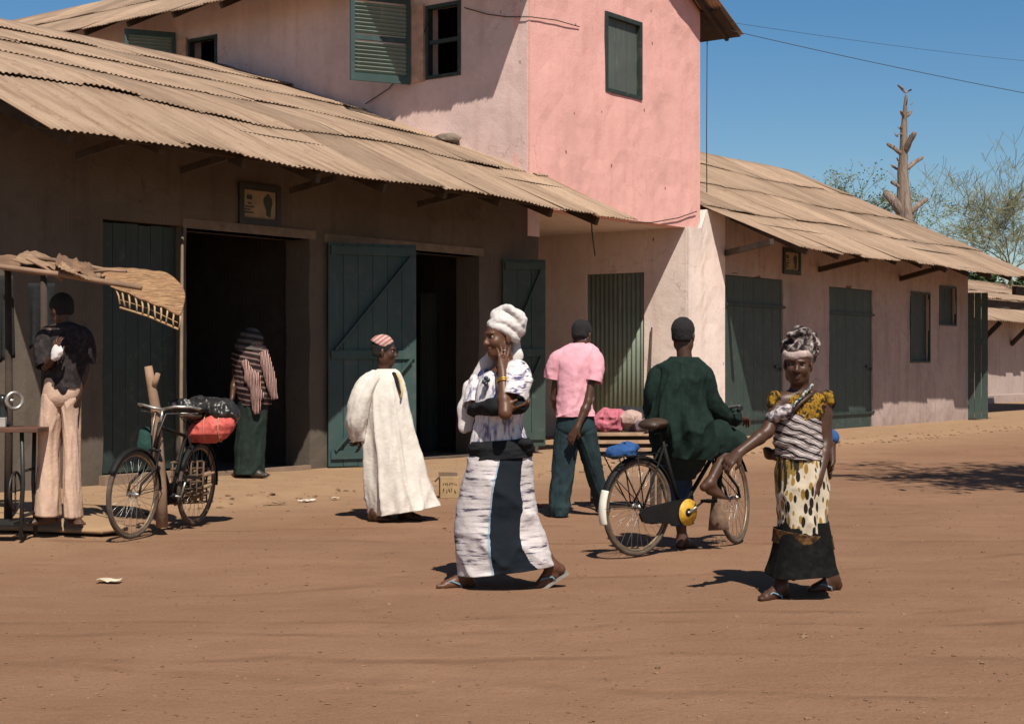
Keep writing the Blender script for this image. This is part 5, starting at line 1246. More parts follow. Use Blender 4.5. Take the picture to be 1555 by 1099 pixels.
class Fig:
    """a person: pixel positions on the photograph and a depth offset become metres round the person's own standing point"""
    def __init__(s, label, u, Y, group=None, z=0.0):
        s.Y = Y; b = PX(u, 553, Y); s.base = np.array((b[0], Y, 0.0)); s.root = thing('person', label, 'person', (b[0], Y, 0), 0, group); s.z = z
    def J(s, u, v, dy=0.0): return PX(u, v, s.Y+dy)-s.base
    def floor(s, p): return max(gz(p[0]+s.base[0], p[1]+s.base[1]), s.z)
def catmull(P, n):
    P = [np.asarray(p, float) for p in P]; m = len(P)-1; out = []; tt = []
    for k in range(n+1):
        t = k/n*m; i = min(int(t), m-1); f = t-i
        p0, p1, p2, p3 = P[max(i-1, 0)], P[i], P[i+1], P[min(i+2, m)]
        out.append(0.5*((2*p1)+(-p0+p2)*f+(2*p0-5*p1+4*p2-p3)*f*f+(-p0+3*p1-3*p2+p3)*f**3)); tt.append(k/n)
    return out
def cloth_mesh(name, rings, mat, parent, amp=0.01, f=(9, 9, 5), seed=0, pleat=0, pamp=0.0, th=0.006, grow=0.5, sub=True, cap=False, pslant=0.0, diag=None):
    """rings: list of (N,3); displaced outwards by folds, growing towards the last ring"""
    Rg = np.array(rings); m, N = Rg.shape[:2]; cen = Rg.mean(1, keepdims=True); out = Rg-cen
    out /= np.linalg.norm(out, axis=2, keepdims=True)+1e-9
    al = np.linspace(0, 1, m)[:, None]*np.ones((1, N)); x, y, z = Rg[..., 0], Rg[..., 1], Rg[..., 2]
    n1 = vnoise(x*f[0], y*f[1], z*f[2], seed); n2 = vnoise(x*f[0]*2.3+9, y*f[1]*2.3, z*f[2]*2.3, seed+5); n3 = vnoise(x*f[0]*5+3, y*f[1]*5, z*f[2]*5, seed+8)
    d = amp*((1-2*np.abs(n1)**.8)*.75+.5*(1-2*np.abs(n2)**.8)+.25*n3)*(1-grow+grow*2*al)
    th_ = np.linspace(0, 2*np.pi, N, endpoint=False)[None, :]
    if pleat: d = d+pamp*al**.7*(1.4*(1-np.abs(np.sin(.5*(pleat*th_+3.0*vnoise(np.cos(th_)*2.2+al*1.2, np.sin(th_)*2.2, al*1.6, seed+2)+pslant*al)))**.7)-.6)*(0.65+.6*vnoise(np.cos(th_)*1.6, np.sin(th_)*1.6, al*1.3, seed+4))
    if diag:   # folds that run aslant, strongest where the cloth is pulled
        da, df, ds_ = diag; ph = df*(al+ds_*np.cos(th_))+1.6*vnoise(np.cos(th_)*1.8+5, np.sin(th_)*1.8, al*2.2, seed+11)
        d = d+da*(1.5*(1-np.abs(np.sin(ph))**.6)-.55)*np.clip(.35+.9*vnoise(np.cos(th_)*1.5, np.sin(th_)*1.5+2, al*2.0+1, seed+13), 0, 1.2)
    V = (Rg+out*d[..., None]).reshape(-1, 3); idx = np.arange(m*N).reshape(m, N); nx = np.roll(idx, -1, 1)
    Q = np.stack([idx[:-1], nx[:-1], nx[1:], idx[1:]], -1).reshape(-1, 4)
    o = np_mesh_obj(name, V, Q[:, ::-1], mat, parent, True)
    for nm, val in (('along', al), ('across', np.cos(th_)+0*al), ('front', -np.sin(th_)+0*al)):
        a = o.data.attributes.new(nm, 'FLOAT', 'POINT'); a.data.foreach_set('value', np.ascontiguousarray(val, dtype=np.float32).ravel())
    bm = bmesh.new(); bm.from_mesh(o.data); bmesh.ops.recalc_face_normals(bm, faces=bm.faces); bm.to_mesh(o.data); bm.free()
    md = o.modifiers.new('cloth', 'SOLIDIFY'); md.thickness = th; md.offset = -1
    return o
def loft(F, name, levels, mat, N=96, M_=48, rotd=0.0, power=1.0, **kw):
    """levels (uL, vL, uR, vR, half depth, dy): an oval tube through them"""
    L = [F.J(l[0], l[1], l[5]) for l in levels]; Rr = [F.J(l[2], l[3], l[5]) for l in levels]; ry = [np.array((l[4], 0, 0)) for l in levels]
    L = catmull(L, M_); Rr = catmull(Rr, M_); ry = catmull(ry, M_); rings = []
    th = np.linspace(0, 2*np.pi, N, endpoint=False); c, s_ = np.cos(th), np.sin(th)
    c = np.sign(c)*np.abs(c)**power; s_ = np.sign(s_)*np.abs(s_)**power
    for a, b, r in zip(L, Rr, ry):
        m = (a+b)/2; h = (b-a)/2; dp = np.array((h[1]*0, r[0], 0)); rings.append(m+c[:, None]*h+s_[:, None]*dp)
    return cloth_mesh(name, rings, mat, F.root if 'parent' not in kw else kw.pop('parent'), **kw)
def sleeve(F, name, pts, rs, mat, N=40, M_=26, flat=1.0, parent=None, **kw):
    P = catmull(pts, M_); rr = [r[0] for r in catmull([np.array((r, 0, 0)) for r in rs], M_)]; rings = []; ref = None
    th = np.linspace(0, 2*np.pi, N, endpoint=False)
    for i in range(M_+1):
        t = _n(P[min(i+1, M_)]-P[max(i-1, 0)])
        if ref is None: ref = np.cross(t, (0, 1, 0)); ref = ref/np.linalg.norm(ref) if np.linalg.norm(ref) > .05 else np.array((1., 0, 0))
        ref = _n(ref-t*np.dot(ref, t)); e2 = np.cross(t, ref); rings.append(P[i]+rr[i]*(np.cos(th)[:, None]*ref+flat*np.sin(th)[:, None]*e2))
    return cloth_mesh(name, rings, mat, parent or F.root, **kw)
def body(F, mat, hd, neck, chest, pelvis, arms, legs, vox=0.0075, fem=False, mouth=0.0, head_on=True):
    pts = [hd[0]+np.array((0, 0, .16)), hd[0], neck, chest, pelvis]
    for a in arms: pts += [a['s'], a['e'], a['w']]+([a['w']+_n(a['hand'][0])*.2] if a.get('hand') else [])
    for l in legs: pts += [l['h'], l['k'], l['a']]+([l['a']+_n(np.array((*l['foot'][0], 0)))*.24+np.array((0, 0, -.09))] if l.get('foot') else [])
    pts = np.array(pts); S = SDF(pts.min(0)-.13, pts.max(0)+.13, vox)
    c, f, u, sc = hd; f = _n(f); u = _n(u)
    sa, sb = arms[0]['s'], arms[1]['s']; fw = _n(np.cross(sb-sa, (0, 0, 1.0)))
    S.rc(chest, pelvis, .115, .125, .05, (fw, .72)); S.rc(sa*.85+sb*.15, sb*.85+sa*.15, .062, .062, .05)
    S.rc(chest, (sa+sb)/2, .115, .08, .06, (fw, .75))
    S.rc(neck, c-u*.05*sc-f*.012*sc, .056*sc, .050*sc, .03)
    if head_on: head(S, c, f, u, sc, fem, mouth)
    for a in arms:
        k = a.get('r', 1.0); S.rc(a['s'], a['e'], .047*k, .038*k, .03); m = a['e']+(a['w']-a['e'])*.3
        S.rc(a['e'], m, .037*k, .039*k, .015); S.rc(m, a['w'], .038*k, .0255*k, .015)
        if a.get('hand'):
            d, pn, side, curl = a['hand'][:4]; hand(S, a['w'], d, pn, curl, side, a.get('hs', 1.0), a.get('spread', .12), a.get('thumb', .5))
    for l in legs:
        S.rc(l['h'], l['k'], .078, .055, .03); m = l['k']+(l['a']-l['k'])*.32
        bk = np.array((*(-_n(np.array((*l['foot'][0], 0)))[:2]), 0))*.012 if l.get('foot') else 0
        S.rc(l['k'], m+bk, .052, .054, .02); S.rc(m+bk, l['a'], .053, .034, .02)
        if l.get('foot'): foot(S, l['a'], l['foot'][0], l['foot'][1])
    o = S.obj('body', mat, F.root); return o
def hair_cap(F, c, f, u, sc, mat=None, name='hair', grow=0.006, back=0.02, vox=0.007, low=-0.055):
    f = _n(f); u = _n(np.asarray(u, float)-f*np.dot(u, f)); sd = np.cross(u, f); A = [f, sd, u]; c = np.asarray(c)
    S = SDF(c-.18, c+.2, vox); P = lambda a, b, d: c+sc*(f*a+sd*b+u*d)
    S.ell(P(-.016, 0, .034), [(.094+grow)*sc, (.074+grow)*sc, (.084+grow)*sc], A)
    S.ell(P(-.045, 0, -.03), [.055*sc, .066*sc, .055*sc], A, .03)
    S.cut(P(.062, 0, .045), _n(f*1.0-u*.55), .01); S.cut(P(0, 0, low), -u, .01)
    S.disp(lambda x, y, z: -.003*vnoise(x*120, y*120, z*120, 3))
    return S.obj(name, mat or M['hair'], F.root)
def sandal(F, ankle, d, lift=0.0, sc=1.0):
    d = _n((d[0], d[1], 0)); sd = np.cross((0, 0, 1), d); a = np.asarray(ankle); ch, sh = math.cos(lift), math.sin(lift); d2 = np.array((d[0]*ch, d[1]*ch, -sh)); u2 = np.array((d[0]*sh, d[1]*sh, ch))
    V = []; top = -0.075-.004; n = 14; out = []
    for i in range(n+1):
        x = -.065+.27*i/n; w_ = .042*math.sin(min(1, (i/n)*1.9+.42)*math.pi/2)*(1.12 if i > 7 else 1)*(1 if i < n else .55); 
        base = a+d2*min(x, .12)+(d*max(0, x-.12) if lift > .1 else d2*max(0, x-.12))
        for q in (-1, 1):
            for z in (top, top-.016): V.append(base+sd*q*w_+u2*z if (lift <= .1 or x <= .12) else base+sd*q*w_+u2*0+np.array((0, 0, 0))+u2*z)
    Fc = []
    for i in range(n):
        b = 4*i; Fc += [(b, b+4, b+6, b+2), (b+1, b+3, b+7, b+5), (b, b+1, b+5, b+4), (b+2, b+6, b+7, b+3)]
    Fc += [(0, 2, 3, 1), (4*n, 4*n+1, 4*n+3, 4*n+2)]
    o = mesh_obj('sandal', V, Fc, M['rubber'], F.root)
    m = MB(); t0 = a+d2*.135+u2*(-.050)+sd*.012
    for q in (-1, 1): m.tube([a+d2*.135+u2*(-.055)+sd*.014, a+d2*.095+u2*(-.028)+sd*q*.030+sd*.004, a+d2*.035+u2*(-.050)+sd*q*.043, a+d2*.03+u2*(-.078)+sd*q*.043], .0055, 6)
    m.build('strap', M['strap'], o, True); return o

# ---- woven and printed fabrics
def attr(t, n): return t.new('ShaderNodeAttribute', attribute_name=n).outputs['Fac']
def cloth_out(t, col, fold=14, weave=420):
    t.base(col); t.rough(.92); t.bsdf.inputs['Specular IOR Level'].default_value = .12
    t.bump(t.math('ADD', t.noise(fold*2.2, 3), t.math('MULTIPLY', t.noise(weave, 1), .15)), .5, .007); return t.m
def m_w1_skirt():
    t = NT('white_lined_skirt'); z = t.sep()[2]
    ln = t.noise(1.0, 4, .6, vec=t.mapping((5, 5, 46), (0, R(8), 0))); col = t.ramp(ln, [(0.37, (0.07, 0.06, 0.09)), (0.44, (0.48, 0.43, 0.44)), (0.6, (0.62, 0.57, 0.56))])
    al = attr(t, 'along'); ac = t.math('ADD', attr(t, 'across'), t.math('MULTIPLY', t.math('SUBTRACT', t.noise(22, 3), .5), .07))
    a2 = t.math('MULTIPLY', al, al); edge = t.math('ADD', t.math('SUBTRACT', .15, t.math('MULTIPLY', al, .75)), t.math('MULTIPLY', a2, .37))
    lo = t.math('GREATER_THAN', ac, edge)
    hi = t.math('LESS_THAN', ac, t.ramp(al, [(0.0, .77), (.45, .66), (.78, .43), (1.0, .68)]))
    fr = t.math('GREATER_THAN', attr(t, 'front'), 0.0)
    p = t.math('MULTIPLY', t.math('MULTIPLY', lo, hi), fr); col = t.mixc(p, col, (0.012, 0.016, 0.022))
    lo2 = t.math('GREATER_THAN', ac, t.math('SUBTRACT', edge, .05)); e = t.math('MULTIPLY', t.math('MULTIPLY', lo2, t.math('SUBTRACT', 1.0, lo)), fr)
    col = t.mixc(t.math('MULTIPLY', e, .6), col, (0.12, 0.30, 0.42)); return cloth_out(t, col)
def m_w1_blouse():
    t = NT('white_blue_blouse'); a = t.noise(1.0, 4, .6, vec=t.mapping((36, 36, 7), (0, 0, 0))); col = t.ramp(a, [(0.36, (0.16, 0.15, 0.22)), (0.46, (0.60, 0.56, 0.58)), (0.6, (0.74, 0.70, 0.69))])
    b = t.noise(4.5, 3, vec=t.mapping((1, 1, 1), loc=(3, 1, 0))); col = t.mixc(t.ramp(b, [(0.55, 0.0), (0.62, .85)]), col, (0.13, 0.20, 0.48)); return cloth_out(t, col)
def m_w1_sleeve():
    t = NT('printed_sleeve'); a = t.noise(1.0, 3, .6, vec=t.mapping((12, 12, 42), (R(10), R(20), 0))); return cloth_out(t, t.ramp(a, [(0.38, (0.08, 0.07, 0.16)), (0.46, (0.66, 0.61, 0.62)), (0.6, (0.78, 0.74, 0.72))]))
def m_stripes(name, cols, scale, rot, dist=1.2, fold=14):
    t = NT(name); w_ = t.wave(scale, 'Z', dist, 1.6, vec=t.mapping((1, 1, 1), rot)); n = len(cols)
    return cloth_out(t, t.ramp(w_, [(i/n, c) for i, c in enumerate(cols)], 'CONSTANT'), fold)
def m_w2_wrap():
    t = NT('leaf_print'); v = t.mapping((33, 33, 12.5), (0, R(-20), 0)); col = (0.50, 0.43, 0.325)
    d1 = t.voro(1.0, vec=v); cc = t.voro(1.0, vec=v, out='Color')
    for nd in t.n:
        if nd.type == 'TEX_VORONOI': nd.inputs['Randomness'].default_value = 0.45; sx = t.sep(cc)
    ink = t.mixc(t.math('GREATER_THAN', sx[0], .52), (0.018, 0.014, 0.012), (0.27, 0.155, 0.03))
    col = t.mixc(t.ramp(d1, [(0.40, 1.0), (0.45, 0.0)]), col, ink)
    top = t.math('LESS_THAN', attr(t, 'along'), t.math('ADD', .20, t.math('MULTIPLY', attr(t, 'across'), -.34))); mixed = t.ramp(t.noise(1, 4, vec=t.mapping((34, 34, 6))), [(0.4, (0.03, 0.025, 0.02)), (0.5, (0.25, 0.16, 0.04)), (0.62, (0.5, 0.44, 0.34))], 'CONSTANT')
    return cloth_out(t, t.mixc(top, col, mixed))
def m_yellow():
    t = NT('yellow_black_print'); a = t.noise(26, 3, .6, dist=.6); return cloth_out(t, t.ramp(a, [(0.44, (0.022, 0.017, 0.012)), (0.52, (0.24, 0.13, 0.015)), (0.60, (0.32, 0.175, 0.02)), (0.64, (0.04, 0.028, 0.015))]))
def m_mottle(name, cols, scale):
    t = NT(name); a = t.noise(scale, 3, .6, dist=.4); n = len(cols); return cloth_out(t, t.ramp(a, [(0.38+.26*i/max(1, n-1), c) for i, c in enumerate(cols)]))
C_W = m_cloth('white_cotton', (0.62, 0.58, 0.56), .10); C_ROBE = m_cloth('cream_robe', (0.64, 0.585, 0.525), .09); C_BLK = m_cloth('black_cloth', (0.014, 0.015, 0.017))
C_GRN = m_cloth('dark_green_robe', (0.010, 0.021, 0.017), .3); C_PINK = m_cloth('pink_shirt', (0.70, 0.35, 0.41), .08); C_TRS = m_cloth('blue_green_trousers', (0.020, 0.036, 0.042), .25)
C_PEACH = m_cloth('peach_trousers', (0.56, 0.385, 0.29), .08); C_JEAN = m_cloth('blue_jeans', (0.035, 0.065, 0.13)); C_DGREY = m_cloth('dark_trousers', (0.018, 0.028, 0.024))
UP = np.array((0, 0, 1.0))

# ==== 1  the woman in white, walking left with a hand on her cheek
F = Fig('laughing woman in white turban and striped skirt with a black panel, hand on her cheek', 764, 9.6); J = F.J
hc, hf, hu = J(760, 512, -.02), np.array((-.88, -.47, -.05)), _n((-.10, .02, 1)); hs = 1.07
aL = dict(s=J(781, 578, -.14), e=J(767, 627, -.30), w=J(763, 560, -.18), hand=(_n((.06, .22, 1)), _n((-.45, .88, -.05)), -1, .20), spread=.25, thumb=.2, hs=.92)
aR = dict(s=J(736, 579, .11), e=J(722, 624, .02), w=J(768, 621, -.24), hand=(_n((.9, -.25, .05)), _n((0, .5, 1)), 1, .5))
l1 = dict(h=J(752, 712, -.05), k=J(716, 790, -.02), a=J(706, 873, .0), foot=((-.95, -.25), .0)); l2 = dict(h=J(772, 712, .06), k=J(798, 798, .02), a=J(838, 859, .02), foot=((-.96, -.12), .55))
b1 = body(F, M['skin'], (hc, hf, hu, hs), J(766, 562, 0), J(759, 612, 0), J(760, 692, 0), [aL, aR], [l1, l2], .0065, True, .0035)
eyes(hc, hf, hu, F.root, M['eye'], M['iris'], hs)
sandal(F, l1['a'], (-.95, -.25)); sandal(F, l2['a'], (-.96, -.12), .55)
loft(F, 'skirt', [(715, 674, 804, 674, .145, 0), (712, 695, 806, 695, .165, 0), (699, 745, 811, 742, .19, 0), (691, 795, 819, 790, .20, 0), (690, 838, 832, 826, .205, 0), (693, 873, 841, 857, .21, 0)], m_w1_skirt(), amp=.007, f=(4.0, 4.0, 7), seed=4, pleat=4, pamp=.014, diag=(.024, 8.5, -.24), N=128, M_=64, pslant=3.0)
C_BL = m_w1_blouse()
loft(F, 'blouse', [(748, 561, 784, 558, .055, 0), (734, 569, 796, 566, .10, 0), (725, 588, 800, 588, .13, -.01), (722, 612, 797, 612, .14, -.01), (721, 638, 794, 640, .132, 0), (716, 660, 798, 660, .140, 0), (713, 676, 802, 676, .150, 0)], C_BL, amp=.008, f=(9, 9, 5), seed=6, pleat=11, pamp=.008)
sleeve(F, 'sleeve', [J(772, 566, -.06), J(784, 567, -.13), J(786, 583, -.19), J(780, 606, -.245)], [.055, .085, .088, .074], m_w1_sleeve(), amp=.006, f=(12, 12, 9), seed=3, pleat=9, pamp=.006)
sleeve(F, 'sleeve', [J(745, 570, .06), J(733, 578, .12), J(724, 600, .09), J(720, 618, .04)], [.05, .075, .078, .07], C_BL, amp=.006, f=(12, 12, 9), seed=4)
S = SDF(J(700, 700, -.6)-.1, J(830, 590, .5)+.1, .009)
S.rc(J(722, 622, .0), J(752, 617, -.22), .055, .058, .03, (UP, .8)); S.rc(J(752, 617, -.22), J(790, 617, -.24), .058, .05, .03, (UP, .85)); S.disp(folds(.008, 14, 14, 22, 3)); S.obj('forearm_wrap', C_BLK, F.root)
o = loft(F, 'sash', [(713, 670, 803, 664, .152, 0), (710, 682, 809, 678, .175, 0), (711, 698, 808, 692, .172, 0)], C_BLK, M_=20, amp=.010, f=(5, 5, 16), seed=9)
S = SDF(J(780, 720, -.3)-.05, J(830, 660, .1)+.05, .008); S.ell(J(801, 680, -.08), (.042, .05, .038)); S.ell(J(796, 672, -.12), (.05, .04, .03), None, .02); S.disp(folds(.007, 20, 20, 14, 2)); S.obj('sash_knot', C_BLK, o)
S = SDF(J(735, 525, -.25)-.06, J(806, 460, .2)+.06, .0065)
cT = J(771, 493, 0); tA = [_n((.86, .1, -.50)), _n((-.1, 1, 0)), None]; tA[2] = np.cross(tA[0], tA[1])
S.ell(cT, (.112, .096, .078), tA); S.ell(J(779, 487, .01), (.080, .088, .080), tA, .04); S.ell(J(759, 481, 0), (.056, .072, .052), tA, .04)
for k, (off, rx_, ry_, tl, rd) in enumerate(((-.048, .092, .086, .0, .019), (-.022, .096, .088, .035, .018), (.010, .092, .086, .075, .016), (.044, .072, .070, -.03, .014))):
    pts = []
    for q in np.linspace(0, 2*math.pi, 30): pts.append(cT+tA[0]*rx_*math.cos(q)+tA[1]*ry_*math.sin(q)+tA[2]*(off+tl*math.cos(q+.9*k)+.008*math.sin(3*q+k)))
    S.chain(pts, [rd]*len(pts), .014)
S.disp(folds(.004, 12, 12, 24, 2)); S.disp(lambda x, y, z: -.003*vnoise(x*60, y*60, z*60, 3)); S.obj('turban', C_W, F.root)
S = SDF(J(690, 660, -.2)-.05, J(800, 500, .35)+.05, .008)
S.chain([J(783, 520, .05), J(784, 540, .03), J(778, 556, .02)], [.03, .034, .028], .02, ((0, 1, 0), .6))
S.chain([J(744, 538, .08), J(738, 552, .09), J(731, 566, .10), J(718, 592, .11), J(710, 620, .11), J(706, 648, .11)], [.018, .028, .038, .050, .050, .038], .02, ((0, 1, 0), .5))
S.disp(folds(.005, 22, 14, 4, 8)); S.obj('scarf', C_W, F.root)
mb = MB(); wm = aL['e']*.25+aL['w']*.75; ad = _n(aL['w']-aL['e']); mb.ring(wm, ad, .0345, .0060, 28, 8); mb.ring(wm-ad*.013, ad, .0355, .0060, 28, 8); mb.build('bracelet', M['gold'], F.root, True)
mb = MB(); mb.ring(aL['w']+np.array((.012, -.02, .112)), (.0, .1, 1), .0105, .0025, 16, 6); mb.build('finger_ring', M['chrome'], F.root, True)
mb = MB(); [ico(mb, J(738, 574, -.14)+np.array((.014*math.sin(i*2.1), -.004*i, -.012*i)), .014, 2) for i in range(4)]; mb.build('pendant', m_plain('dark_bead', (.02, .03, .04), .3), F.root, True)

# ==== 2  the woman with a baby on her back
F = Fig('woman in leaf-print wrap and black underskirt stepping forward with a baby on her back', 1212, 9.3); J = F.J
hc, hf, hu = J(1212, 552, -.03), np.array((-.24, -.96, -.10)), _n((.06, -.06, 1)); hs = 1.0
aR = dict(s=J(1184, 610, -.02), e=J(1165, 655, -.10), w=J(1122, 687, -.20), hand=(_n((-.74, -.25, -.62)), _n((-.45, .3, -.8)), 1, .75), hs=1.0, r=1.05)
aL = dict(s=J(1250, 610, .02), e=J(1253, 672, .0), w=J(1243, 726, -.12), hand=(_n((-.10, -.16, -1)), _n((-.75, .5, 0)), -1, .35), r=1.12)
l1 = dict(h=J(1202, 705, -.02), k=J(1206, 792, -.04), a=J(1185, 889, -.15), foot=((-.82, -.57), .0)); l2 = dict(h=J(1230, 705, .04), k=J(1240, 795, .06), a=J(1264, 877, .17), foot=((-.93, -.36), .0))
body(F, M['skin2'], (hc, hf, hu, hs), J(1216, 592, 0), J(1213, 640, 0), J(1216, 705, 0), [aR, aL], [l1, l2], .0065, True)
eyes(hc, hf, hu, F.root, M['eye'], M['iris'], hs); sandal(F, l1['a'], (-.80, -.60)); sandal(F, l2['a'], (-.93, -.36))
loft(F, 'underskirt', [(1184, 790, 1256, 790, .16, 0), (1178, 822, 1260, 818, .20, -.01), (1172, 848, 1264, 842, .235, -.02), (1167, 872, 1268, 864, .28, -.05)], m_mottle('black_print', ((.004, .004, .004), (.006, .006, .006), (.010, .009, .008)), 20), amp=.006, f=(6, 6, 4), seed=2, pleat=9, pamp=.012, power=.62)
wr = loft(F, 'wrap_skirt', [(1184, 682, 1250, 682, .135, 0), (1179, 705, 1255, 705, .155, 0), (1177, 745, 1258, 742, .170, 0), (1180, 785, 1257, 782, .178, 0), (1181, 812, 1255, 826, .186, 0)], m_w2_wrap(), amp=.008, f=(8, 8, 4), seed=12, pleat=8, pamp=.010, N=112, diag=(.018, 7, .25))
loft(F, 'border_band', [(1175, 801, 1263, 812, .205, 0), (1174, 812, 1264, 822, .208, 0), (1173, 822, 1265, 832, .212, 0)], m_mottle('brown_border', ((.02, .012, .008), (.075, .035, .015), (.13, .07, .02)), 40), M_=10, amp=.004, f=(8, 8, 4), seed=12, parent=wr)
loft(F, 'striped_wrap', [(1175, 626, 1245, 630, .115, 0), (1173, 648, 1246, 648, .130, 0), (1176, 670, 1248, 670, .138, 0), (1179, 695, 1251, 696, .150, 0)], m_stripes('black_white_stripes', ((.035, .028, .03), (.50, .43, .41), (.035, .03, .03), (.42, .36, .35)), 7.0, (0, R(-22), 0), 2.5), amp=.012, f=(6, 6, 16), seed=7)
loft(F, 'blouse', [(1200, 594, 1231, 592, .055, 0), (1182, 603, 1252, 601, .085, 0), (1176, 615, 1253, 615, .108, 0), (1175, 636, 1247, 638, .118, 0)], m_yellow(), M_=30, amp=.007, f=(10, 10, 8), seed=3)
for k, (u, v, dy) in enumerate(((1177, 604, -.03), (1256, 603, .02))):
    S = SDF(J(u, v, dy)-.16, J(u, v, dy)+.16, .008); S.ell(J(u, v, dy), (.034, .058, .036)); S.ell(J(u+(3 if k else -3), v+8, dy), (.032, .05, .036), None, .02); S.disp(folds(.014, 22, 22, 12, k)); S.obj('ruffle', m_yellow() if k == 0 else m_mottle('black_yellow', ((.012, .011, .010), (.02, .018, .012), (.30, .17, .02)), 18), F.root)
S = SDF(J(1180, 660, -.3)-.05, J(1215, 605, .1)+.05, .008); S.ell(J(1188, 628, -.12), (.052, .04, .045)); S.ell(J(1175, 633, -.10), (.045, .035, .03), None, .02); S.ell(J(1198, 622, -.12), (.035, .03, .03), None, .02); S.disp(folds(.010, 24, 24, 20, 4)); S.obj('wrap_knot', m_mottle('knot_cloth', ((.03, .025, .03), (.25, .22, .23), (.62, .55, .53)), 30), F.root)
mb = MB()
for i in range(22):
    t = i/21; p = J(1233-33*t, 585+36*t, -.085-.06*math.sin(t*2.2)); ico(mb, p, .0085+.003*(i % 3 == 0), 1)
mb.build('bead_string', m_mottle('beads', ((.02, .02, .02), (.12, .16, .17), (.55, .55, .5)), 60), F.root, True)
mb = MB(); mb.tube([J(1238, 596, -.02), J(1230, 600, -.10), J(1215, 612, -.128), J(1203, 626, -.135)], .012, 8); mb.build('carrying_strap', M['leather'], F.root, True)
S = SDF(J(1185, 560, -.25)-.03, J(1250, 495, .2)+.03, .0065); cT = J(1215, 527, .025)
S.ell(cT, (.092, .118, .066)); S.ell(J(1218, 540, .07), (.084, .075, .075), None, .03); S.ell(J(1218, 517, .02), (.076, .085, .055), None, .03)
for k, (z, r_, n_) in enumerate(((-.022, .089, 0), (.006, .090, 1), (.034, .070, 2))):
    pts = [cT+np.array((r_*math.cos(q), r_*1.08*math.sin(q), z+.014*math.sin(q*2+k*2))) for q in np.linspace(0, 2*math.pi, 22)]; S.chain(pts, [.017]*22, .016)
for (u, v, dy, r_) in ((1204, 508, -.05, .034), (1222, 505, -.06, .036), (1236, 520, -.02, .034), (1213, 502, .02, .036), (1232, 509, .03, .03)): S.ell(J(u, v, dy), (r_*1.05, r_*1.05, r_*.8), None, .025)
S.disp(folds(.006, 18, 18, 30, 2)); S.obj('headwrap', m_mottle('headwrap_print', ((.018, .014, .014), (.028, .022, .022), (.20, .165, .155), (.46, .40, .37)), 22), F.root)
S = SDF(J(1185, 560, -.25)-.03, J(1245, 520, .2)+.03, .006); ch_ = hc+np.array((0.004, .012, .0))
pts = [ch_+_n(hf)*(.102*math.cos(q))+np.array((.084*math.sin(q)*.97, -.0*math.sin(q), .058+.006*math.sin(q*3))) for q in np.linspace(-1.5, 1.5, 14)]; S.chain(pts, [.0135]*14, .006, ((0, 0, 1), 1.5)); S.disp(folds(.003, 30, 30, 40, 2)); S.obj('headband', m_cloth('band_cloth', (.40, .31, .29), .3), F.root)
W2 = F
# the baby
F = Fig('baby in blue tied on the back of the woman in leaf-print wrap', 1225, 9.52); J = F.J
hb_, fb = J(1224, 622, .02), np.array((-.8, -.6, 0))
aA = dict(s=J(1240, 648, .0), e=J(1262, 672, -.06), w=J(1264, 700, -.10), hand=(_n((.0, -.2, -1)), _n((-1, 0, 0)), -1, .5), r=.62, hs=.55); aB = dict(s=J(1208, 648, .02), e=J(1196, 668, -.02), w=J(1200, 690, -.02), r=.6)
lA = dict(h=J(1212, 690, .0), k=J(1186, 690, -.02), a=J(1168, 690, .0)); lB = dict(h=J(1240, 690, .0), k=J(1252, 700, -.03), a=J(1257, 722, -.02))
S = SDF(J(1140, 750, -.25)-.05, J(1285, 590, .3)+.08, .0075)
S.ell(J(1226, 668, .02), (.10, .095, .13)); head(S, hb_, fb, UP, .72)
for a in (aA, aB): S.rc(a['s'], a['e'], .034, .028, .03); S.rc(a['e'], a['w'], .028, .021, .015)
hand(S, aA['w'], aA['hand'][0], aA['hand'][1], .6, -1, .55)
for l in (lA, lB): S.rc(l['h'], l['k'], .058, .045, .03); S.rc(l['k'], l['a'], .042, .028, .02)
S.chain([lA['a'], lA['a']+np.array((-.012, -.02, .020)), lA['a']+np.array((-.030, -.05, .034))], [.028, .024, .017], .015)
S.obj('body', M['skin2'], F.root)
S = SDF(J(1180, 720, -.25)-.05, J(1285, 600, .3)+.08, .009); S.ell(J(1228, 668, .02), (.112, .105, .13)); S.rc(J(1244, 652, .0), J(1264, 664, -.05), .046, .042, .03); S.disp(folds(.006, 14, 14, 8, 5)); S.obj('blue_dress', M['blue_cloth'], F.root)
for q in (0,):
    Fh = F; hair_cap(F, hb_, fb, UP, .72)

# ==== 3  the man in dark green, astride the bicycle
F = Fig('man in loose dark green robe seen from behind astride a black bicycle', 1037, 11.45); J = F.J
hc, hf, hu = J(1038, 508, .02), np.array((.42, .9, -.08)), UP; hs = 1.02
aR = dict(s=J(1068, 574, .02), e=J(1080, 622, .09), w=J(1121, 634, .26), hand=(_n((.55, .55, -.1)), _n((.1, .1, -1)), 1, .75)); aL = dict(s=J(1002, 574, .04), e=J(997, 625, .10), w=J(1015, 640, .42), hand=(_n((.6, .7, -.1)), _n((.1, .1, -1)), -1, .7))
pdl = bike_pt(bike2, np.array((.46, -.145, .29))+np.array((.17*math.cos(R(52)), 0, .17*math.sin(R(52)))))-F.base
l1 = dict(h=J(1060, 662, -.02), k=J(1113, 672, .05), a=J(1078, 733, -.10), foot=((.92, .38), .38)); l2 = dict(h=J(1022, 662, .05), k=J(1030, 735, .22), a=J(1036, 817, .24), foot=((.65, .75), .0))
body(F, M['skin2'], (hc, hf, hu, hs), J(1040, 548, 0), J(1040, 600, 0), J(1040, 662, 0), [aL, aR], [l1, l2], .0075)
hair_cap(F, hc, hf, hu, hs, grow=.009)
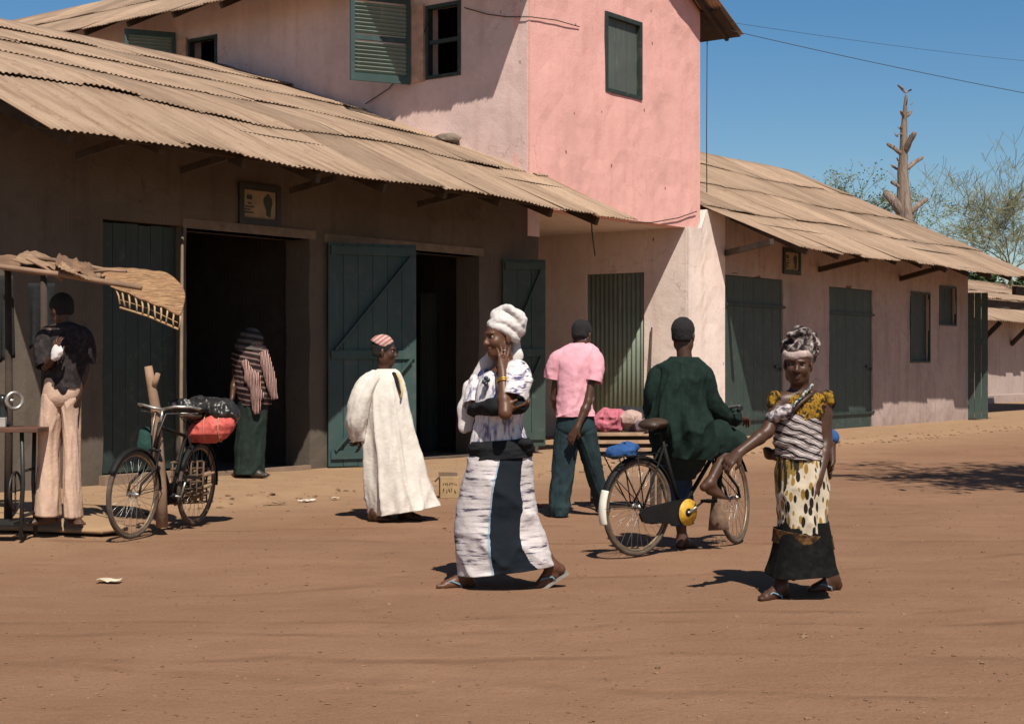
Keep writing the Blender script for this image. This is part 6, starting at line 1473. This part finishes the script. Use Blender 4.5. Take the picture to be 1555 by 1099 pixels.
loft(F, 'robe', [(1019, 541, 1059, 542, .065, .01), (999, 558, 1074, 560, .115, .01), (992, 585, 1074, 587, .15, .0), (987, 620, 1076, 620, .175, .0), (986, 648, 1086, 650, .195, .0), (991, 674, 1092, 680, .195, .02), (994, 692, 1082, 698, .185, .03)], C_GRN, amp=.014, f=(9, 9, 2.5), seed=5, pleat=9, pamp=.050, N=144, M_=72, grow=-.3, diag=(.034, 8.0, .22))
sleeve(F, 'sleeve', [J(1058, 561, .02), J(1069, 573, .03), J(1076, 604, .06), J(1092, 627, .13), J(1118, 635, .25)], [.055, .076, .074, .072, .048], C_GRN, amp=.012, f=(11, 11, 6), seed=8, pleat=6, pamp=.01)
sleeve(F, 'sleeve', [J(1012, 561, .03), J(1000, 574, .03), J(995, 612, .05), J(1000, 640, .18), J(1013, 641, .36)], [.06, .08, .085, .085, .06], C_GRN, amp=.012, f=(11, 11, 6), seed=9, pleat=6, pamp=.01)
S = SDF(J(1000, 730, -.35)-.1, J(1150, 620, .5)+.1, .009)
S.chain([J(1052, 660, -.02), J(1090, 662, .03), J(1121, 672, .06)], [.115, .098, .072], .06); S.chain([J(1075, 672, .0), J(1105, 684, .02)], [.10, .055], .05); S.disp(folds(.015, 9, 9, 12, 3)); S.obj('robe_skirt', C_GRN, F.root)
loft(F, 'trousers', [(996, 655, 1082, 660, .15, .02), (999, 690, 1074, 696, .155, .04), (1003, 712, 1062, 714, .13, .07), (1007, 726, 1054, 727, .115, .10)], C_DGREY, amp=.010, f=(9, 9, 3), seed=5, pleat=5, pamp=.02)
sleeve(F, 'trouser_leg', [J(1018, 690, .06), J(1026, 730, .18), J(1033, 765, .23), J(1036, 796, .24)], [.125, .115, .095, .085], C_JEAN, amp=.010, f=(9, 9, 5), seed=5)
mb = MB(); mb.ring(aR['w']-_n(aR['w']-aR['e'])*.01, aR['w']-aR['e'], .029, .006, 24, 8); mb.disc(aR['w']+np.array((.0, -.030, .008)), (0, -1, .3), .017, .009, 20); mb.build('wristwatch', M['chrome'], F.root, True)

# ==== 4  the man in the pink shirt
F = Fig('man in pink short-sleeved shirt and dark trousers, one hand at his back', 878, 14.0); J = F.J
hc, hf, hu = J(884, 508, .06), np.array((.45, .80, -.38)), _n((.12, .35, 1)); hs = 1.05
aR = dict(s=J(902, 545, -.02), e=J(893, 610, -.12), w=J(876, 650, -.20), hand=(_n((-.5, -.1, -.85)), _n((.3, .95, 0)), 1, .4)); aL = dict(s=J(850, 547, .0), e=J(842, 605, .06), w=J(852, 640, .22), hand=(_n((.3, .7, -.6)), _n((1, 0, 0)), -1, .5))
l1 = dict(h=J(860, 655, .02), k=J(854, 720, .0), a=J(851, 773, -.02), foot=((-.05, 1), .0)); l2 = dict(h=J(890, 655, .02), k=J(901, 718, .08), a=J(915, 768, .22), foot=((.3, .95), .0))
body(F, M['skin2'], (hc, hf, hu, hs), J(880, 530, .02), J(876, 575, 0), J(875, 640, 0), [aL, aR], [l1, l2], .0085)
hair_cap(F, hc, hf, hu, hs, grow=.010)
loft(F, 'shirt', [(866, 521, 893, 520, .06, .03), (848, 532, 910, 530, .10, .01), (843, 550, 912, 548, .125, 0), (846, 580, 903, 578, .135, 0), (845, 608, 899, 606, .14, 0), (844, 625, 902, 622, .150, 0), (845, 633, 903, 631, .155, 0)], C_PINK, amp=.009, f=(6, 6, 9), seed=8, pleat=6, pamp=.010, pslant=3.5, diag=(.020, 9.0, .35))
sleeve(F, 'sleeve', [J(860, 536, .0), J(849, 545, .0), J(842, 560, .02), J(839, 575, .03)], [.06, .078, .080, .076], C_PINK, amp=.007, f=(10, 10, 8), seed=2); sleeve(F, 'sleeve', [J(892, 536, -.01), J(903, 545, -.02), J(903, 562, -.05), J(900, 580, -.075)], [.06, .078, .082, .078], C_PINK, amp=.007, f=(10, 10, 8), seed=3)
tr = loft(F, 'trousers', [(848, 624, 899, 622, .125, 0), (844, 645, 904, 643, .14, 0), (845, 655, 904, 653, .135, 0), (853, 665, 896, 663, .10, 0)], C_TRS, M_=24, amp=.003, f=(8, 8, 6), seed=3)
loft(F, 'trouser_leg', [(845, 645, 880, 645, .115, .01), (842, 662, 879, 662, .118, .01), (839, 690, 877, 690, .105, .005), (837, 725, 871, 725, .092, 0), (834, 755, 866, 755, .090, -.01), (834, 772, 866, 772, .10, -.02), (836, 783, 864, 783, .10, -.02)], C_TRS, amp=.008, diag=(.012, 9, .2), f=(10, 10, 6), seed=5, grow=.6, parent=tr)
loft(F, 'trouser_leg', [(868, 645, 904, 645, .115, .01), (871, 662, 907, 661, .118, .01), (880, 690, 911, 688, .105, .03), (890, 722, 916, 720, .092, .08), (900, 752, 922, 750, .088, .16), (904, 768, 927, 766, .10, .21), (905, 777, 927, 775, .10, .22)], C_TRS, amp=.008, diag=(.012, 9, -.2), f=(10, 10, 6), seed=6, grow=.6, parent=tr)

# ==== 5  the man in the long white robe
F = Fig('man in long cream robe and striped cap walking right past the green door', 600, 13.7); J = F.J
hc, hf, hu = J(584, 533, 0), np.array((1.0, -.06, -.06)), _n((-.04, 0, 1)); hs = 1.06
aN = dict(s=J(574, 582, -.09), e=J(548, 622, -.16), w=J(549, 662, -.02), hand=(_n((-.1, .4, -.9)), _n((-1, .2, 0)), -1, .4)); aF = dict(s=J(592, 576, .15), e=J(575, 622, .20), w=J(552, 658, .10), hand=(_n((-.6, -.3, -.7)), _n((-1, .2, 0)), 1, .4))
aN, aF = aF, aN
l1 = dict(h=J(590, 668, .06), k=J(582, 725, .02), a=J(569, 777, -.08), foot=((.93, -.35), .0)); l2 = dict(h=J(596, 668, -.06), k=J(610, 725, .05), a=J(615, 776, .05), foot=((.95, -.25), .0))
body(F, M['skin2'], (hc, hf, hu, hs), J(584, 562, 0), J(582, 605, 0), J(592, 662, 0), [aF, aN], [l1, l2], .0085)
eyes(hc, hf, hu, F.root, M['eye'], M['iris'], hs); hair_cap(F, hc, hf, hu, hs, grow=.005, low=-.05)
A_ = [_n(hf), np.cross(hu, _n(hf)), hu]; S = SDF(hc-.16, hc+.2, .007); cc = hc+hu*.055-_n(hf)*.028
S.ell(cc, (.108, .088, .088), A_); S.cut(hc+hu*.035, -_n(hu+_n(hf)*.50), .008); S.disp(folds(.003, 20, 20, 20, 3)); S.obj('cap', m_stripes('cap_stripes', ((.58, .42, .36), (.05, .03, .035), (.55, .40, .33), (.40, .10, .11)), 9.5, (0, R(38), 0), .3), F.root)
loft(F, 'robe', [(574, 560, 602, 560, .07, 0), (562, 568, 608, 567, .12, 0), (551, 590, 614, 588, .17, 0), (548, 620, 622, 618, .20, 0), (549, 655, 631, 652, .215, 0), (551, 690, 642, 688, .23, 0), (554, 735, 653, 730, .245, 0), (559, 765, 664, 754, .25, 0), (562, 783, 671, 766, .255, 0)], C_ROBE, amp=.010, f=(9, 9, 2.2), seed=15, diag=(.022, 6.0, .3), pleat=7, pamp=.055, N=128, M_=64, pslant=2.0)
sleeve(F, 'sleeve', [J(572, 570, -.08), J(558, 584, -.14), J(545, 615, -.17), J(541, 645, -.14), J(544, 664, -.08)], [.06, .085, .092, .088, .078], C_ROBE, amp=.010, f=(12, 12, 5), seed=4, flat=.9, pleat=6, pamp=.02)
S = SDF(J(590, 615, -.35)-.03, J(615, 560, .1)+.03, .007); S.rc(J(598, 568, -.095), J(609, 600, -.16), .022, .008, 0, ((0, 1, 0), .5)); S.obj('neck_opening', C_BLK, F.root)
mb = MB(); mb.tube([J(602, 566, -.10), J(608, 578, -.135), J(611, 592, -.155), J(609, 604, -.17)], .009, 6); mb.build('neck_trim', m_cloth('yellow_trim', (.62, .46, .18)), F.root, True)

# ==== 6  the man at the doorway under a striped cloth
ZW = 0.055
F = Fig('man in striped hooded smock and dark trousers standing at the dark open doorway', 380, 18.2, None, ZW); J = F.J
hc, hf, hu = J(379, 520, .05), np.array((-.4, .8, -.45)), _n((-.1, .4, 1)); hs = 1.0
aL = dict(s=J(360, 545, .0), e=J(356, 580, .0), w=J(352, 606, -.08), hand=(_n((-.35, -.2, -.9)), _n((.9, .2, 0)), -1, .4)); aR = dict(s=J(402, 545, -.02), e=J(406, 580, .04), w=J(398, 605, .15), hand=(_n((-.2, .4, -.9)), _n((-1, 0, 0)), 1, .4))
az = ZW+.085; va = CV-(az-CAMH)*F_PX/18.2
l1 = dict(h=J(370, 630, .0), k=J(370, 685, .0), a=J(373, va, .02), foot=((-.75, .35), .0)); l2 = dict(h=J(388, 630, .0), k=J(386, 685, .0), a=J(386, va, -.06), foot=((.85, -.3), .0))
body(F, M['skin2'], (hc, hf, hu, hs), J(380, 538, .02), J(381, 575, 0), J(380, 625, 0), [aL, aR], [l1, l2], .0095)
for l in (l1, l2):
    S = SDF(l['a']-.25, l['a']+.25, .009); foot_d = _n((*l['foot'][0], 0)); S.rc(l['a']+np.array((0, 0, -.045))-foot_d*.03, l['a']+foot_d*.15+np.array((0, 0, -.055)), .042, .036, .02, (UP, .8)); S.rc(l['a']+np.array((0, 0, -.04)), l['a']+foot_d*.05+np.array((0, 0, -.03)), .046, .04, .03); S.obj('shoe', M['shoe'], F.root)
hs_m = m_stripes('smock_stripes_shaded', ((.022, .014, .015), (.15, .082, .078), (.20, .15, .13), (.025, .015, .016)), 2.6, (0, R(-12), 0), 1.0)  # the flap's stripes darkened, shade on the smock put into its colour
loft(F, 'hooded_smock', [(366, 522, 397, 521, .10, .02), (355, 532, 405, 530, .15, .02), (352, 544, 409, 541, .168, .0), (355, 560, 411, 558, .17, .0), (359, 585, 412, 583, .17, .0), (363, 605, 411, 603, .165, .0), (366, 616, 410, 614, .165, 0)], hs_m, amp=.010, f=(7, 7, 5), seed=4, pleat=6, pamp=.018, diag=(.025, 6, .3), M_=60)
hd_m = m_stripes('hood_stripes', ((.022, .020, .020), (.10, .085, .075), (.026, .022, .022), (.13, .11, .10)), 4.2, (0, R(-10), 0), .8)
S = SDF(J(352, 545, -.3)-.05, J(412, 490, .3)+.05, .009); S.ell(J(381, 516, .04), (.142, .150, .138)); S.ell(J(376, 524, .02), (.14, .14, .10), None, .04); S.cut(J(380, 532, 0), (0, 0, -1), .01)
S.chain([J(380, 529, .03)+np.array((.155*math.cos(q), .16*math.sin(q), .012*math.sin(2*q))) for q in np.linspace(0, 6.283, 24)], [.020]*24, .02); S.disp(folds(.010, 10, 10, 7, 5)); S.obj('hood', hd_m, F.root)
hs_v = NT('flap_stripes'); wv_ = hs_v.wave(9.0, 'X', .8, 1.5); cloth_out(hs_v, hs_v.ramp(wv_, [(0, (.05, .02, .022)), (.3, (.58, .30, .27)), (.55, (.66, .50, .43)), (.8, (.06, .03, .03))], 'CONSTANT'))
sleeve(F, 'smock_sleeve', [J(398, 535, -.10), J(405, 555, -.14), J(412, 582, -.14), J(417, 606, -.12)], [.06, .065, .060, .035], hs_v.m, flat=.5, amp=.010, f=(10, 10, 5), seed=2)
S = SDF(J(360, 640, -.35)-.05, J(420, 540, .1)+.05, .009); S.chain([J(372, 552, -.17), J(384, 575, -.20), J(392, 600, -.19), J(390, 620, -.17)], [.035, .06, .06, .05], .03, ((0, 1, 0), .5)); S.disp(folds(.014, 18, 10, 6, 4)); S.obj('smock_pocket', hs_v.m, F.root)
tr = loft(F, 'trousers', [(363, 608, 407, 607, .13, 0), (360, 640, 405, 640, .135, 0), (359, 675, 403, 675, .13, 0), (358, 708, 402, 708, .13, 0), (358, 719, 401, 720, .135, 0)], C_DGREY, amp=.010, diag=(.02, 6, .2), f=(8, 8, 4), seed=6, pleat=2, pamp=.02)

# ==== 7  the man in peach trousers under the awning
F = Fig('man in dark shirt and flared peach trousers standing on the mat under the stall awning', 93, 12.4, None, .09); J = F.J
hc, hf, hu = J(93, 470, .0), np.array((-.75, .55, -.25)), _n((-.15, .1, 1)); hs = 1.02
aL = dict(s=J(72, 506, -.05), e=J(70, 555, -.12), w=J(84, 540, -.26), hand=(_n((.1, -.05, 1)), _n((.3, .9, 0)), -1, .5)); aR = dict(s=J(124, 506, .05), e=J(130, 560, .05), w=J(118, 600, -.02), hand=(_n((-.2, -.2, -1)), _n((-1, 0, 0)), 1, .5))
vz = CV-(.10+.078-CAMH)*F_PX/12.4
l1 = dict(h=J(82, 600, .0), k=J(78, 690, .0), a=J(76, vz, .0), foot=((-.85, -.45), .0)); l2 = dict(h=J(108, 600, .0), k=J(108, 690, .02), a=J(111, vz, .03), foot=((.55, -.75), .0))
body(F, M['skin2'], (hc, hf, hu, hs), J(96, 494, 0), J(98, 535, 0), J(96, 600, 0), [aL, aR], [l1, l2], .0085)
hair_cap(F, hc, hf, hu, hs, grow=.012)
C_PRT = m_mottle('dark_print', ((.020, .017, .018), (.030, .025, .026), (.048, .038, .038)), 22)
loft(F, 'shirt', [(83, 490, 110, 489, .06, 0), (70, 500, 128, 499, .105, 0), (67, 520, 133, 520, .13, 0), (70, 550, 130, 550, .135, 0), (69, 572, 126, 572, .14, 0), (72, 590, 124, 588, .145, 0)], C_PRT, amp=.006, f=(8, 8, 4), seed=3, diag=(.012, 7, .3))
sleeve(F, 'sleeve', [J(80, 502, -.02), J(70, 512, -.05), J(67, 535, -.09), J(70, 556, -.13)], [.055, .075, .078, .07], C_PRT, amp=.007, f=(10, 10, 8), seed=2); sleeve(F, 'sleeve', [J(114, 502, .02), J(126, 512, .05), J(130, 532, .06), J(131, 552, .06)], [.055, .075, .078, .07], C_PRT, amp=.007, f=(10, 10, 8), seed=3)
S = SDF(J(70, 560, -.5)-.03, J(105, 510, .0)+.03, .008); S.ell(J(87, 533, -.27), (.045, .022, .055)); S.ell(J(84, 541, -.27), (.035, .02, .04), None, .02); S.disp(folds(.009, 22, 22, 16, 2)); S.obj('held_cloth', C_W, F.root)
S = SDF(J(75, 620, -.3)-.03, J(125, 570, .2)+.03, .008); S.ell(J(95, 588, -.10), (.055, .05, .095)); S.obj('shirt_tail', C_PRT, F.root)
tr = loft(F, 'trousers', [(70, 570, 122, 571, .13, 0), (66, 592, 124, 592, .145, 0), (66, 606, 121, 605, .138, 0), (74, 618, 113, 616, .10, 0)], C_PEACH, M_=26, amp=.003, f=(8, 8, 6), seed=3)
loft(F, 'trouser_leg', [(66, 598, 99, 598, .125, 0), (63, 618, 97, 618, .130, 0), (60, 650, 92, 650, .12, 0), (60, 690, 89, 690, .112, 0), (57, 735, 90, 735, .12, 0), (54, 782, 91, 784, .135, 0)], C_PEACH, amp=.007, diag=(.014, 6, .25), f=(12, 12, 2.2), seed=5, parent=tr)
loft(F, 'trouser_leg', [(92, 598, 121, 598, .125, .01), (93, 618, 122, 618, .128, .02), (96, 650, 121, 650, .115, .02), (98, 690, 121, 690, .108, .02), (98, 735, 122, 735, .115, .02), (99, 784, 125, 786, .13, .03)], C_PEACH, amp=.007, diag=(.014, 6, -.25), f=(12, 12, 2.2), seed=6, parent=tr)
